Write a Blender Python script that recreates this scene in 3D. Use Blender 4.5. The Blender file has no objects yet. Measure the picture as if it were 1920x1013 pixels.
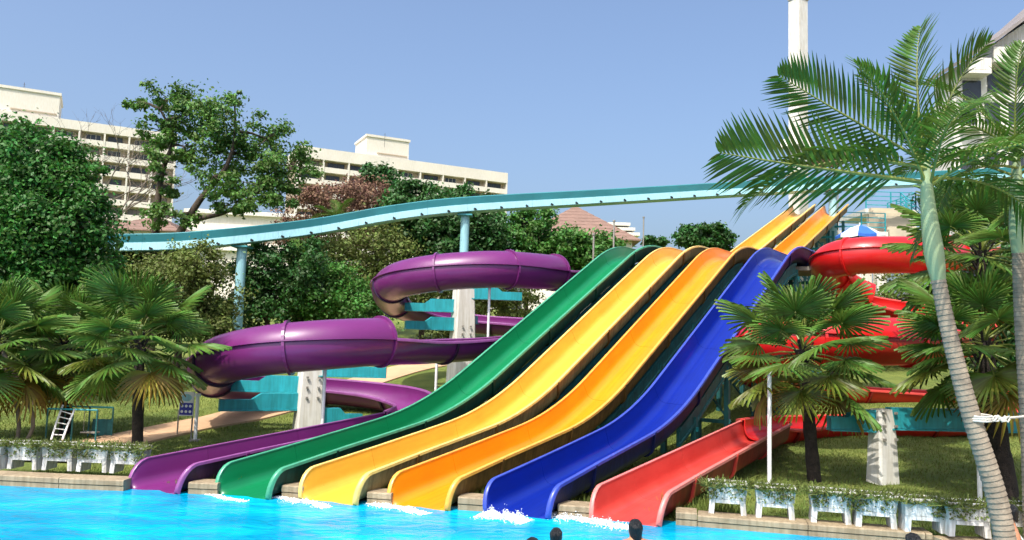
import bpy, math, random
import numpy as np
from mathutils import Vector, Matrix, Euler

# ------------------------------------------------------------------ camera, sky, sun
S = bpy.context.scene
C = S.collection
R = math.radians
random.seed(7)
RNG = np.random.default_rng(11)
F_PX, CX, CY = 1500.0, 960.0, 506.5
CAM_Z = 3.0
CAM_M = Matrix.Rotation(R(90 + 5.12), 3, 'X') @ Matrix.Rotation(R(1.7), 3, 'Z')
cam_d = bpy.data.cameras.new('camera')
cam_d.sensor_width = 36.0
cam_d.lens = 36.0 * F_PX / 1920.0
cam_d.clip_end = 3000
cam = bpy.data.objects.new('camera', cam_d)
C.objects.link(cam)
cam.matrix_world = Matrix.Translation((0, 0, CAM_Z)) @ CAM_M.to_4x4()
S.camera = cam

SUN_DIR = Vector((-0.24, -0.50, 0.83)).normalized()      # towards the sun
sun_el = math.asin(SUN_DIR.z)
sun_az = math.atan2(SUN_DIR.x, SUN_DIR.y)
W = bpy.data.worlds.new('World')
S.world = W
W.use_nodes = True
wn = W.node_tree
sky = wn.nodes.new('ShaderNodeTexSky')
sky.sky_type = 'NISHITA'
sky.sun_disc = False
sky.sun_elevation = sun_el
sky.sun_rotation = sun_az
sky.air_density = 1.0
sky.dust_density = 6.0
sky.ozone_density = 4.5
bg = wn.nodes['Background']
bg.inputs[1].default_value = 0.15
wn.links.new(sky.outputs[0], bg.inputs[0])
sun_d = bpy.data.lights.new('sun', 'SUN')
sun_d.energy = 2.8
sun_d.angle = R(0.53)
sun_d.color = (1.0, 0.95, 0.87)
sun = bpy.data.objects.new('sun', sun_d)
C.objects.link(sun)
sun.rotation_euler = SUN_DIR.to_track_quat('Z', 'Y').to_euler()
S.view_settings.view_transform = 'Standard'
S.view_settings.look = 'None'
S.view_settings.exposure = 0.8
S.view_settings.gamma = 1.0
S.view_settings.use_curve_mapping = False
S.cycles.max_bounces = 6
S.cycles.transparent_max_bounces = 6

# ------------------------------------------------------------------ helpers
def ray(px, py):
    return CAM_M @ Vector(((px - CX) / F_PX, -(py - CY) / F_PX, -1.0))

def P(px, py, Y):                      # surveyed point: seen at this spot, Y metres away
    d = ray(px, py)
    return Vector((0, 0, CAM_Z)) + d * (Y / d.y)

def G(px, py, z=0.0):                  # surveyed point on a level plane
    d = ray(px, py)
    return Vector((0, 0, CAM_Z)) + d * ((z - CAM_Z) / d.z)

def lin(c):
    if isinstance(c, str):
        c = [int(c[i:i + 2], 16) / 255 for i in (0, 2, 4)]
    return tuple((x / 12.92 if x <= .04045 else ((x + .055) / 1.055) ** 2.4) for x in c)

def mat(name, col, rough=.6, var=.15, scale=4.0, bump=0.0, bscale=20.0, coat=0.0, metal=0.0, col2=None,
        trans=0.0, island=0.0, stretch=(1, 1, 1), spec=.5, streak=0.0, lane=0.0):
    m = bpy.data.materials.new(name)
    m.use_nodes = True
    nt = m.node_tree
    N, L = nt.nodes, nt.links
    b = N['Principled BSDF']
    c = lin(col) if isinstance(col, str) else col
    c2 = (lin(col2) if isinstance(col2, str) else col2) if col2 else tuple(x * (1 - 2 * var) for x in c)
    b.inputs['Roughness'].default_value = rough
    b.inputs['Metallic'].default_value = metal
    b.inputs['Specular IOR Level'].default_value = spec
    if coat:
        b.inputs['Coat Weight'].default_value = coat
        b.inputs['Coat Roughness'].default_value = .06
    tc = N.new('ShaderNodeTexCoord')
    mp = N.new('ShaderNodeMapping')
    mp.inputs['Scale'].default_value = stretch
    L.new(tc.outputs['Object'], mp.inputs[0])
    nz = N.new('ShaderNodeTexNoise')
    nz.inputs['Scale'].default_value = scale
    nz.inputs['Detail'].default_value = 6
    nz.inputs['Roughness'].default_value = .62
    L.new(mp.outputs[0], nz.inputs[0])
    rp = N.new('ShaderNodeValToRGB')
    rp.color_ramp.elements[0].position = .32
    rp.color_ramp.elements[1].position = .68
    rp.color_ramp.elements[0].color = (*c2, 1)
    rp.color_ramp.elements[1].color = (*c, 1)
    L.new(nz.outputs[0], rp.inputs[0])
    out = rp.outputs[0]
    if streak:                         # rain streaks and grime running down
        mp2 = N.new('ShaderNodeMapping')
        mp2.inputs['Scale'].default_value = (9, 9, .7)
        L.new(tc.outputs['Object'], mp2.inputs[0])
        n2 = N.new('ShaderNodeTexNoise')
        n2.inputs['Scale'].default_value = 1.6
        n2.inputs['Detail'].default_value = 5
        L.new(mp2.outputs[0], n2.inputs[0])
        r2 = N.new('ShaderNodeValToRGB')
        r2.color_ramp.elements[0].position = .38
        r2.color_ramp.elements[1].position = .6
        k = 1 - streak
        r2.color_ramp.elements[0].color = (k, k * .97, k * .9, 1)
        r2.color_ramp.elements[1].color = (1, 1, 1, 1)
        L.new(n2.outputs[0], r2.inputs[0])
        mx = N.new('ShaderNodeMixRGB')
        mx.blend_type = 'MULTIPLY'
        mx.inputs[0].default_value = 1
        L.new(out, mx.inputs[1])
        L.new(r2.outputs[0], mx.inputs[2])
        out = mx.outputs[0]
    if lane:                           # scuffing and fading along the run of the water
        ma = N.new('ShaderNodeMapping'); ma.inputs['Rotation'].default_value = (0, 0, R(34))
        mc = N.new('ShaderNodeMapping'); mc.inputs['Scale'].default_value = (7, .22, .5)
        L.new(tc.outputs['Object'], ma.inputs[0]); L.new(ma.outputs[0], mc.inputs[0])
        n3 = N.new('ShaderNodeTexNoise'); n3.inputs['Scale'].default_value = 2.2; n3.inputs['Detail'].default_value = 7
        n3.inputs['Roughness'].default_value = .7
        L.new(mc.outputs[0], n3.inputs[0])
        r3 = N.new('ShaderNodeValToRGB')
        r3.color_ramp.elements[0].position = .3; r3.color_ramp.elements[1].position = .66
        r3.color_ramp.elements[0].color = (1 - lane, 1 - lane, 1 - lane * 1.1, 1)
        r3.color_ramp.elements[1].color = (1, 1, 1, 1)
        L.new(n3.outputs[0], r3.inputs[0])
        mx = N.new('ShaderNodeMixRGB'); mx.blend_type = 'MULTIPLY'; mx.inputs[0].default_value = 1
        L.new(out, mx.inputs[1]); L.new(r3.outputs[0], mx.inputs[2])
        out = mx.outputs[0]
        rr_ = N.new('ShaderNodeMapRange'); rr_.inputs[3].default_value = rough + .18; rr_.inputs[4].default_value = rough - .06
        L.new(n3.outputs[0], rr_.inputs[0]); L.new(rr_.outputs[0], b.inputs['Roughness'])
    if island:
        g = N.new('ShaderNodeNewGeometry')
        hs = N.new('ShaderNodeHueSaturation')
        mr = N.new('ShaderNodeMapRange')
        mr.inputs[3].default_value = 1 - island
        mr.inputs[4].default_value = 1 + island
        L.new(g.outputs['Random Per Island'], mr.inputs[0])
        L.new(mr.outputs[0], hs.inputs['Value'])
        mr2 = N.new('ShaderNodeMapRange')
        mr2.inputs[3].default_value = .5 - .035
        mr2.inputs[4].default_value = .5 + .02
        L.new(g.outputs['Random Per Island'], mr2.inputs[0])
        L.new(mr2.outputs[0], hs.inputs['Hue'])
        L.new(out, hs.inputs['Color'])
        out = hs.outputs[0]
    L.new(out, b.inputs['Base Color'])
    if bump:
        bn = N.new('ShaderNodeTexNoise')
        bn.inputs['Scale'].default_value = bscale
        bn.inputs['Detail'].default_value = 5
        L.new(mp.outputs[0], bn.inputs[0])
        bp = N.new('ShaderNodeBump')
        bp.inputs['Strength'].default_value = bump
        bp.inputs['Distance'].default_value = .05
        L.new(bn.outputs[0], bp.inputs['Height'])
        L.new(bp.outputs[0], b.inputs['Normal'])
    if trans:
        tr = N.new('ShaderNodeBsdfTranslucent')
        L.new(out, tr.inputs[0])
        ms = N.new('ShaderNodeMixShader')
        ms.inputs[0].default_value = trans
        L.new(b.outputs[0], ms.inputs[1])
        L.new(tr.outputs[0], ms.inputs[2])
        L.new(ms.outputs[0], N['Material Output'].inputs[0])
    return m

class MB:
    def __init__(s):
        s.v, s.f, s.m = [], [], []
    def add(s, verts, faces, mi=0):
        o = len(s.v)
        s.v.extend([tuple(p) for p in verts])
        for f in faces:
            s.f.append(tuple(i + o for i in f))
            s.m.append(mi)
        return s
    def box(s, c, size, rz=0.0, mi=0, taper=1.0, M=None):
        x, y, z = size[0] / 2, size[1] / 2, size[2] / 2
        vs = []
        for sz, k in ((-z, 1.0), (z, taper)):
            for sx, sy in ((-x, -y), (x, -y), (x, y), (-x, y)):
                vs.append(Vector((sx * k, sy * k, sz)))
        m = M if M is not None else Matrix.Rotation(rz, 3, 'Z')
        c = Vector(c)
        s.add([m @ p + c for p in vs], [(3, 2, 1, 0), (4, 5, 6, 7), (0, 1, 5, 4), (1, 2, 6, 5), (2, 3, 7, 6), (3, 0, 4, 7)], mi)
        return s
    def bar(s, a, b, w, h=None, mi=0):
        a, b = Vector(a), Vector(b)
        d = b - a
        q = d.to_track_quat('X', 'Z').to_matrix()
        return s.box((a + b) / 2, (d.length, w, h or w), M=q, mi=mi)
    def tube(s, pts, rad, n=8, mi=0, caps=True):
        pts = [Vector(p) for p in pts]
        if not hasattr(rad, '__len__'):
            rad = [rad] * len(pts)
        vs, fs = [], []
        ref = Vector((0.13, 0.2, 1)).normalized()
        t0 = (pts[-1] - pts[0]).normalized()
        if abs(t0.dot(ref)) > .9:
            ref = Vector((1, .1, 0)).normalized()
        for i, p in enumerate(pts):
            t = (pts[min(i + 1, len(pts) - 1)] - pts[max(i - 1, 0)]).normalized()
            a = t.cross(ref).normalized()
            b = a.cross(t)
            for k in range(n):
                an = 2 * math.pi * k / n
                vs.append(p + (a * math.cos(an) + b * math.sin(an)) * rad[i])
        for i in range(len(pts) - 1):
            for k in range(n):
                fs.append((i * n + k, i * n + (k + 1) % n, (i + 1) * n + (k + 1) % n, (i + 1) * n + k))
        if caps:
            fs.append(tuple(range(n - 1, -1, -1)))
            fs.append(tuple(range((len(pts) - 1) * n, len(pts) * n)))
        s.add(vs, fs, mi)
        return s
    def rings(s, rings, mi=0, closed=True, caps=False):
        n = len(rings[0])
        vs = [p for r in rings for p in r]
        fs = []
        for i in range(len(rings) - 1):
            for k in range(n if closed else n - 1):
                fs.append((i * n + k, i * n + (k + 1) % n, (i + 1) * n + (k + 1) % n, (i + 1) * n + k))
        if caps:
            fs.append(tuple(range(n - 1, -1, -1)))
            fs.append(tuple(range((len(rings) - 1) * n, len(rings) * n)))
        s.add(vs, fs, mi)
        return s
    def data(s, name, mats, smooth=False, autos=None):
        me = bpy.data.meshes.new(name)
        me.from_pydata(s.v, [], s.f)
        for m in (mats if isinstance(mats, (list, tuple)) else [mats]):
            me.materials.append(m)
        me.polygons.foreach_set('material_index', s.m)
        if smooth:
            me.polygons.foreach_set('use_smooth', [True] * len(s.f))
            if autos:
                me.set_sharp_from_angle(angle=R(autos))
        me.update()
        return me
    def build(s, name, mats, parent=None, smooth=False, autos=40):
        return link(name, s.data(name, mats, smooth, autos), parent)

def link(name, me, parent=None, local=False):
    o = bpy.data.objects.new(name, me)
    C.objects.link(o)
    if parent is not None:
        o.parent = parent
        if not local:                  # mesh written in world coordinates
            o.matrix_parent_inverse = Matrix.Translation(-Vector(root_loc(parent)))
    return o

def root_loc(p):
    v = Vector(p.location) if p.type == 'EMPTY' else Vector((0, 0, 0))
    return v if p.parent is None else (Vector(p['_w']) if '_w' in p else Vector((0, 0, 0)))

def thing(name, label, cat, loc=(0, 0, 0), group=None, rz=0.0):
    o = bpy.data.objects.new(name, None)
    o.empty_display_size = .2
    C.objects.link(o)
    o.location = loc
    o.rotation_euler = (0, 0, rz)
    return tag(o, label, cat, group)

def tag(o, label, cat, group=None):
    o['label'] = label
    o['category'] = cat
    if group:
        o['group'] = group
    return o

def struct(o):
    o['kind'] = 'structure'
    return o

def sub(name, mb, mats, part, smooth=False):          # sub-part of a part whose mesh is in world coordinates
    o = link(name, mb.data(name, mats, smooth, 40))
    o.parent = part
    return o

def catmull(pts, n=12):
    pts = [Vector(p) for p in pts]
    q = [pts[0] * 2 - pts[1]] + pts + [pts[-1] * 2 - pts[-2]]
    out, seg = [], []
    for i in range(1, len(q) - 2):
        a, b, c, d = q[i - 1], q[i], q[i + 1], q[i + 2]
        for k in range(n):
            t = k / n
            out.append(.5 * ((2 * b) + (c - a) * t + (2 * a - 5 * b + 4 * c - d) * t * t + (3 * b - a - 3 * c + d) * t ** 3))
            seg.append(i - 1 + t)
    out.append(pts[-1]); seg.append(len(pts) - 1)
    return out, seg

# ------------------------------------------------------------------ materials
M = {}
def slide_mats(key, col, outer):
    M[key] = mat(key + '_gelcoat', col, .28, .06, 1.3, coat=.22, bump=.02, bscale=3, lane=.2 if key not in ('purple', 'red') else .08)
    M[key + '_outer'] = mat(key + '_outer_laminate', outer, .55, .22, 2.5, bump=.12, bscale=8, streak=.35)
RIMC = {'purple': '90508c', 'green': '4aa27c', 'yellow': 'f2cf74', 'orange': 'f2ae48', 'blue': '3c50b4', 'red': 'd84a40'}  # worn pale lips, with part of the bright highlight mixed into the colour
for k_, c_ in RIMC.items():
    M[k_ + '_rim'] = mat(k_ + '_worn_lit_rim', c_, .35, .14, 5, coat=.1)
M['redfade_rim'] = mat('faded_red_worn_lit_rim', 'e08078', .4, .14, 5)  # likewise worn, some highlight painted into the pale red
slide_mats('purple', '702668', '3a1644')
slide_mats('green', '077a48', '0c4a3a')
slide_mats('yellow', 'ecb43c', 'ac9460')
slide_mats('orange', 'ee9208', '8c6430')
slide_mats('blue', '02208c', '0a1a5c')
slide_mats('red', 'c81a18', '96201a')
M['redfade'] = mat('faded_red_gelcoat', 'd04a40', .38, .10, 1.2, coat=.15, bump=.02, bscale=3, col2='c63a32', lane=.14)
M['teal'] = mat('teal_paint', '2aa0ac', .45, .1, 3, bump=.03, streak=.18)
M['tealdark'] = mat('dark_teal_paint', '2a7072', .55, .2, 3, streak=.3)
M['aqua'] = mat('pale_aqua_paint', '98cbd6', .5, .07, 2, streak=.1)
M['aquatop'] = mat('aqua_green_paint', '3f949c', .5, .12, .5)
M['black'] = mat('black_rubber', '14161a', .6, .2)
M['white'] = mat('white_painted_concrete', 'e2dfd6', .7, .06, 2.5, bump=.08, bscale=30, streak=.16)
M['planter'] = mat('weathered_white_concrete', 'e8e8e4', .75, .07, 6, bump=.2, bscale=40, streak=.45)
M['whitem'] = mat('white_metal_paint', 'e4e4e0', .4, .05, 3)
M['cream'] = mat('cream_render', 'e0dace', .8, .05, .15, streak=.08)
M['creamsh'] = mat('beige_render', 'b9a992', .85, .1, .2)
M['glassdark'] = mat('dark_window_glass', '3a3f44', .12, .25, .3)
M['curtain'] = mat('drawn_curtain_glass', '8d8578', .4, .3, .6)
M['mullion'] = mat('dark_mullion', '54504a', .5, .1)
M['rooftile'] = mat('red_roof_tile', '8a6e60', .8, .16, 1.5, bump=.5, bscale=6, stretch=(1, 1, 4))
M['roofgrey'] = mat('grey_roof_sheet', '8c8480', .6, .1, 1)
M['kerb'] = mat('tan_pool_kerb', 'a9977a', .75, .16, 3, bump=.15, bscale=30, streak=.25)
M['path'] = mat('tan_walkway', 'cda882', .85, .1, 1.2, bump=.1, bscale=40)
M['grass'] = mat('lawn', '7f883a', .95, .2, .8, bump=.9, bscale=60, col2='566a26')
M['soil'] = mat('dry_soil', '857040', .95, .2, 2, bump=.5)
M['blade'] = mat('grass_blade', '76893a', .8, .2, 3, island=.35, trans=.3)
M['bark'] = mat('grey_brown_bark', '57493b', .9, .3, 5, bump=.6, bscale=25, stretch=(1, 1, .3))
M['barkdark'] = mat('dark_palm_trunk', '3a3029', .95, .35, 8, bump=.8, bscale=40)
M['barkpale'] = mat('pale_bare_wood', '7d7062', .9, .2, 5)
M['leafmid'] = mat('mid_green_leaf', '538a34', .6, .25, 1, island=.4, trans=.3)
M['tallleaf'] = mat('olive_green_leaf', '628c3a', .6, .25, 1, island=.45, trans=.3)
M['leafdark'] = mat('dark_green_leaf', '3d6e2e', .55, .25, 1, island=.4, trans=.25)
M['leafbright'] = mat('bright_green_leaf', '437c2a', .55, .2, 1, island=.45, trans=.3)
M['leafolive'] = mat('olive_leaf', '74843c', .7, .25, 1, island=.45, trans=.3)
M['leafbrown'] = mat('brown_dry_leaf', '8a6a54', .85, .2, 1, island=.4, trans=.2)
M['fan'] = mat('fan_palm_blade', '648c38', .46, .2, 2, island=.3, trans=.35, spec=.32)
M['fanolive'] = mat('old_fan_palm_blade', '76862f', .45, .25, 2, island=.3, trans=.3)
M['fanyellow'] = mat('yellowed_fan_blade', 'a8963a', .55, .2, 2, island=.2, trans=.3)
M['petiole'] = mat('palm_petiole', '7f8a3c', .5, .2, 4)
M['feather'] = mat('feather_palm_leaflet', '52782a', .45, .2, 2, island=.35, trans=.35, spec=.32)
M['crownshaft'] = mat('green_crownshaft', '9fb084', .4, .15, 3, stretch=(1, 1, .2))
M['ringtrunk'] = mat('ringed_palm_trunk', '9a8c78', .85, .2, 6, bump=.3)
M['rope'] = mat('white_rope', 'e2ddd0', .9, .1, 60, bump=.5, bscale=120)
M['skin'] = mat('skin', 'b9805e', .5, .06, 6)
M['hair'] = mat('wet_black_hair', '0d0c0e', .42, .3, 60, stretch=(1, 1, .12), bump=.8, bscale=70)
M['swimwear'] = mat('dark_swimwear', '1b2740', .7, .1)
M['umbblue'] = mat('blue_canvas', '2a62b8', .8, .06)
M['signblue'] = mat('sign_blue', '2a2f9a', .5, .05)
M['foam'] = mat('white_foam', 'f2f6f8', .6, .02, 6)
M['shadegrey'] = mat('grey_concrete', '9a968e', .85, .12, 1, streak=.2)
M['steptan'] = mat('tan_steps', 'c9bda4', .8, .1, 2)
M['brownwood'] = mat('brown_fascia', '7a6354', .8, .15, 3)

def water_material():
    m = bpy.data.materials.new('pool_water')
    m.use_nodes = True
    nt = m.node_tree
    N, L = nt.nodes, nt.links
    b = N['Principled BSDF']
    b.inputs['Roughness'].default_value = .16
    b.inputs['Specular IOR Level'].default_value = .12
    b.inputs['IOR'].default_value = 1.33
    tc = N.new('ShaderNodeTexCoord')
    mp = N.new('ShaderNodeMapping')
    mp.inputs['Scale'].default_value = (.55, 1.0, 1)
    L.new(tc.outputs['Object'], mp.inputs[0])
    n1 = N.new('ShaderNodeTexNoise')
    n1.inputs['Scale'].default_value = 1.1
    n1.inputs['Detail'].default_value = 6
    n1.inputs['Distortion'].default_value = .6
    L.new(mp.outputs[0], n1.inputs[0])
    rp = N.new('ShaderNodeValToRGB')
    rp.color_ramp.elements[0].position = .34
    rp.color_ramp.elements[1].position = .68
    rp.color_ramp.elements[0].color = (*lin('0086ac'), 1)
    rp.color_ramp.elements[1].color = (*lin('02b0d6'), 1)
    L.new(n1.outputs[0], rp.inputs[0])
    L.new(rp.outputs[0], b.inputs['Base Color'])
    n2 = N.new('ShaderNodeTexNoise')
    n2.inputs['Scale'].default_value = 3.6
    n2.inputs['Detail'].default_value = 5
    n2.inputs['Distortion'].default_value = .8
    L.new(mp.outputs[0], n2.inputs[0])
    bp = N.new('ShaderNodeBump')
    bp.inputs['Strength'].default_value = .55
    bp.inputs['Distance'].default_value = .12
    L.new(n2.outputs[0], bp.inputs['Height'])
    L.new(bp.outputs[0], b.inputs['Normal'])
    return m
M['water'] = water_material()

# ------------------------------------------------------------------ ground, pool, kerb, walkway
EDGE = [(-300, 60), (-40, 20.5), (-9.7, 15.45), (-4.27, 15.15), (3.1, 13.8), (6.4, 12.95), (9, 12.6), (300, 12.6)]
def yedge(x):
    return float(np.interp(x, [e[0] for e in EDGE], [e[1] for e in EDGE]))
def zd(d):
    return float(np.interp(d, [-5, .35, 1.3, 3, 9, 20, 60, 110, 400, 2500], [-.02, .0, .04, .14, .40, 1.7, 5.6, 8.0, 10.0, 10.0]))
def zg(x, y):
    d = y - yedge(x)
    return zd(d) + .05 * math.sin(x * .7 + y * .31) * min(1, max(0, (d - 2) / 5))
def on_ground(px, py):
    d = ray(px, py)
    t = 11.0
    while t < 300:
        p = Vector((0, 0, CAM_Z)) + d * (t / d.y)
        if p.z < zg(p.x, p.y):
            return p
        t += .05
    return p

ds = [.3, .6, 1.0, 1.3] + [1.3 + .7 * i for i in range(1, 60)] + [46, 52, 60, 75, 95, 110, 160, 250, 400, 900, 2500]
xs = [-2500, -900, -300, -150, -80, -50] + list(np.arange(-36, 36.1, .75)) + [50, 80, 150, 300, 900, 2500]
mb = MB()
vs = [(x, yedge(max(-300, min(300, x))) + d, zg(max(-300, min(300, x)), yedge(max(-300, min(300, x))) + d)) for d in ds for x in xs]
nx = len(xs)
mb.add(vs, [(j * nx + i, j * nx + i + 1, (j + 1) * nx + i + 1, (j + 1) * nx + i) for j in range(len(ds) - 1) for i in range(nx - 1)])
struct(mb.build('lawn_ground', M['grass'], smooth=True, autos=60))
mb = MB()
mb.add([(-400, -60, 0), (120, -60, 0), (120, 60, 0), (-400, 60, 0)], [(0, 1, 2, 3)])
# only the pool itself: its far side follows the kerb
mb = MB()
px_ = [-300, -120, -40, -20, -9.7, -4.27, 0, 3.1, 6.9]
mb.add([(x, -60, 0) for x in px_] + [(x, yedge(x) + .9, 0) for x in px_],
       [(i, i + 1, len(px_) + i + 1, len(px_) + i) for i in range(len(px_) - 1)])
struct(mb.build('pool_water', M['water']))
mb = MB()
mb.add([(6.75, -60, .15), (120, -60, .15), (120, 12.95, .15), (6.75, 12.95, .15), (6.75, -60, -1), (6.75, 12.95, -1)],
       [(0, 1, 2, 3), (4, 0, 3, 5)])
struct(mb.build('pool_deck', M['kerb']))

UD = Vector((math.sin(R(34)), math.cos(R(34)), 0))
VD = Vector((math.cos(R(34)), -math.sin(R(34)), 0))
MOUTH = {'purple': G(240, 916), 'green': G(405, 926), 'yellow': G(562, 936), 'orange': G(728, 946), 'blue': G(908, 961), 'red': G(1107, 974)}
KEYS = list(MOUTH)

kerb = struct(bpy.data.objects.new('pool_kerb', None))
C.objects.link(kerb)
def kerb_block(x0, x1, top=.2):
    a, b = Vector((x0, yedge(x0), 0)), Vector((x1, yedge(x1), 0))
    n = Vector((-(b - a).y, (b - a).x, 0)).normalized()
    mb = MB()
    prof = [(0, -.5), (0, top * .42), (.02, top * .46), (-.015, top * .5), (-.015, top - .02), (.0, top), (.42, top), (.42, -.5)]
    r = [[p + n * q[0] + Vector((0, 0, q[1])) for q in prof] for p in (a, b)]
    mb.rings(r, caps=True)
    link('kerb_block', mb.data('kerb_block', M['kerb']), kerb, True)
x = -30.0
while x < MOUTH['purple'].x - .1:
    x1 = min(x + 2.4, MOUTH['purple'].x + .05)
    kerb_block(x, x1 - .012)
    x = x1
for i in range(5):
    a, b = MOUTH[KEYS[i]].x + 1.28, MOUTH[KEYS[i + 1]].x + .06
    kerb_block(a, b, .21 + .02 * (i % 2))
a = MOUTH['red'].x + 1.42
kerb_block(a, a + .34, .22)
x = a + .35
while x < 6.74:
    x1 = min(x + 1.7, 6.75)
    kerb_block(x, x1 - .012, .19)
    x = x1

wc = [on_ground(*q) for q in ((60, 868), (130, 848), (300, 812), (480, 774), (700, 712), (850, 678), (960, 660))]
wc, _ = catmull(wc, 10)
mb = MB()
L_, R_ = [], []
for i, p in enumerate(wc):
    t = (wc[min(i + 1, len(wc) - 1)] - wc[max(i - 1, 0)]); t.z = 0; t.normalize()
    n = Vector((-t.y, t.x, 0))
    for s_, lst in ((.85, L_), (-.85, R_)):
        q = p + n * s_
        lst.append(Vector((q.x, q.y, zg(q.x, q.y) + .05)))
rr = [[a - Vector((0, 0, .12)), a, b, b - Vector((0, 0, .12))] for a, b in zip(L_, R_)]
mb.rings(rr, closed=False)
struct(mb.build('walkway', M['path']))

# ------------------------------------------------------------------ straight slides
def floor_profile(kind):
    """floor height over the plan distance s"""
    if kind == 'hump':
        ks = [(0, .13), (4.3, .15), (7.6, .51), (15.2, .51), (17.4, .0), (21.0, .02), (24, .36), (34.2, .36)]
    else:
        ks = [(0, .13), (4.3, .15), (7.6, .51), (15.2, .51), (17.4, .0), (20.6, .0)]
    s_, z_ = [0.0], [0.0]
    ds_ = .1
    n = int(ks[-1][0] / ds_)
    for i in range(n):
        s = i * ds_
        sl = float(np.interp(s, [k[0] for k in ks], [k[1] for k in ks]))
        s_.append(s + ds_); z_.append(z_[-1] + sl * ds_)
    return lambda s: float(np.interp(s, s_, z_)), ks[-1][0]

SW, SH = 1.06, .50
def trough(h, w=SW, t=.028, lean=.05):
    rc = min(.22, max(.004, h * .9))
    inner = []
    nA = 6
    inner.append((-w / 2 - lean * h / SH, h))
    for k in range(nA + 1):
        a = math.pi / 2 * k / nA
        inner.append((-w / 2 + rc - rc * math.cos(a), rc - rc * math.sin(a)))
    for x in (-.18, 0, .18):
        inner.append((x, -.012 if x == 0 else -.006))
    for k in range(nA + 1):
        a = math.pi / 2 * (nA - k) / nA
        inner.append((w / 2 - rc + rc * math.cos(a), rc - rc * math.sin(a)))
    inner.append((w / 2 + lean * h / SH, h))
    outer = []
    n = len(inner)
    for i, (x, z) in enumerate(inner):
        a = inner[max(i - 1, 0)]; b = inner[min(i + 1, n - 1)]
        dx, dz = b[0] - a[0], b[1] - a[1]
        l = math.hypot(dx, dz) or 1
        outer.append((x + dz / l * t, z - dx / l * t))
    return inner, outer

def slide_samples(L):
    r = .42
    out = [(r * (1 - math.cos(R(a))), SH * max(.03, math.sin(R(a)))) for a in (0, 12, 24, 38, 52, 66, 80, 90)]
    s = r + .25
    while s < L:
        out.append((s, SH)); s += .3
    out.append((L, SH))
    return out

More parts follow.
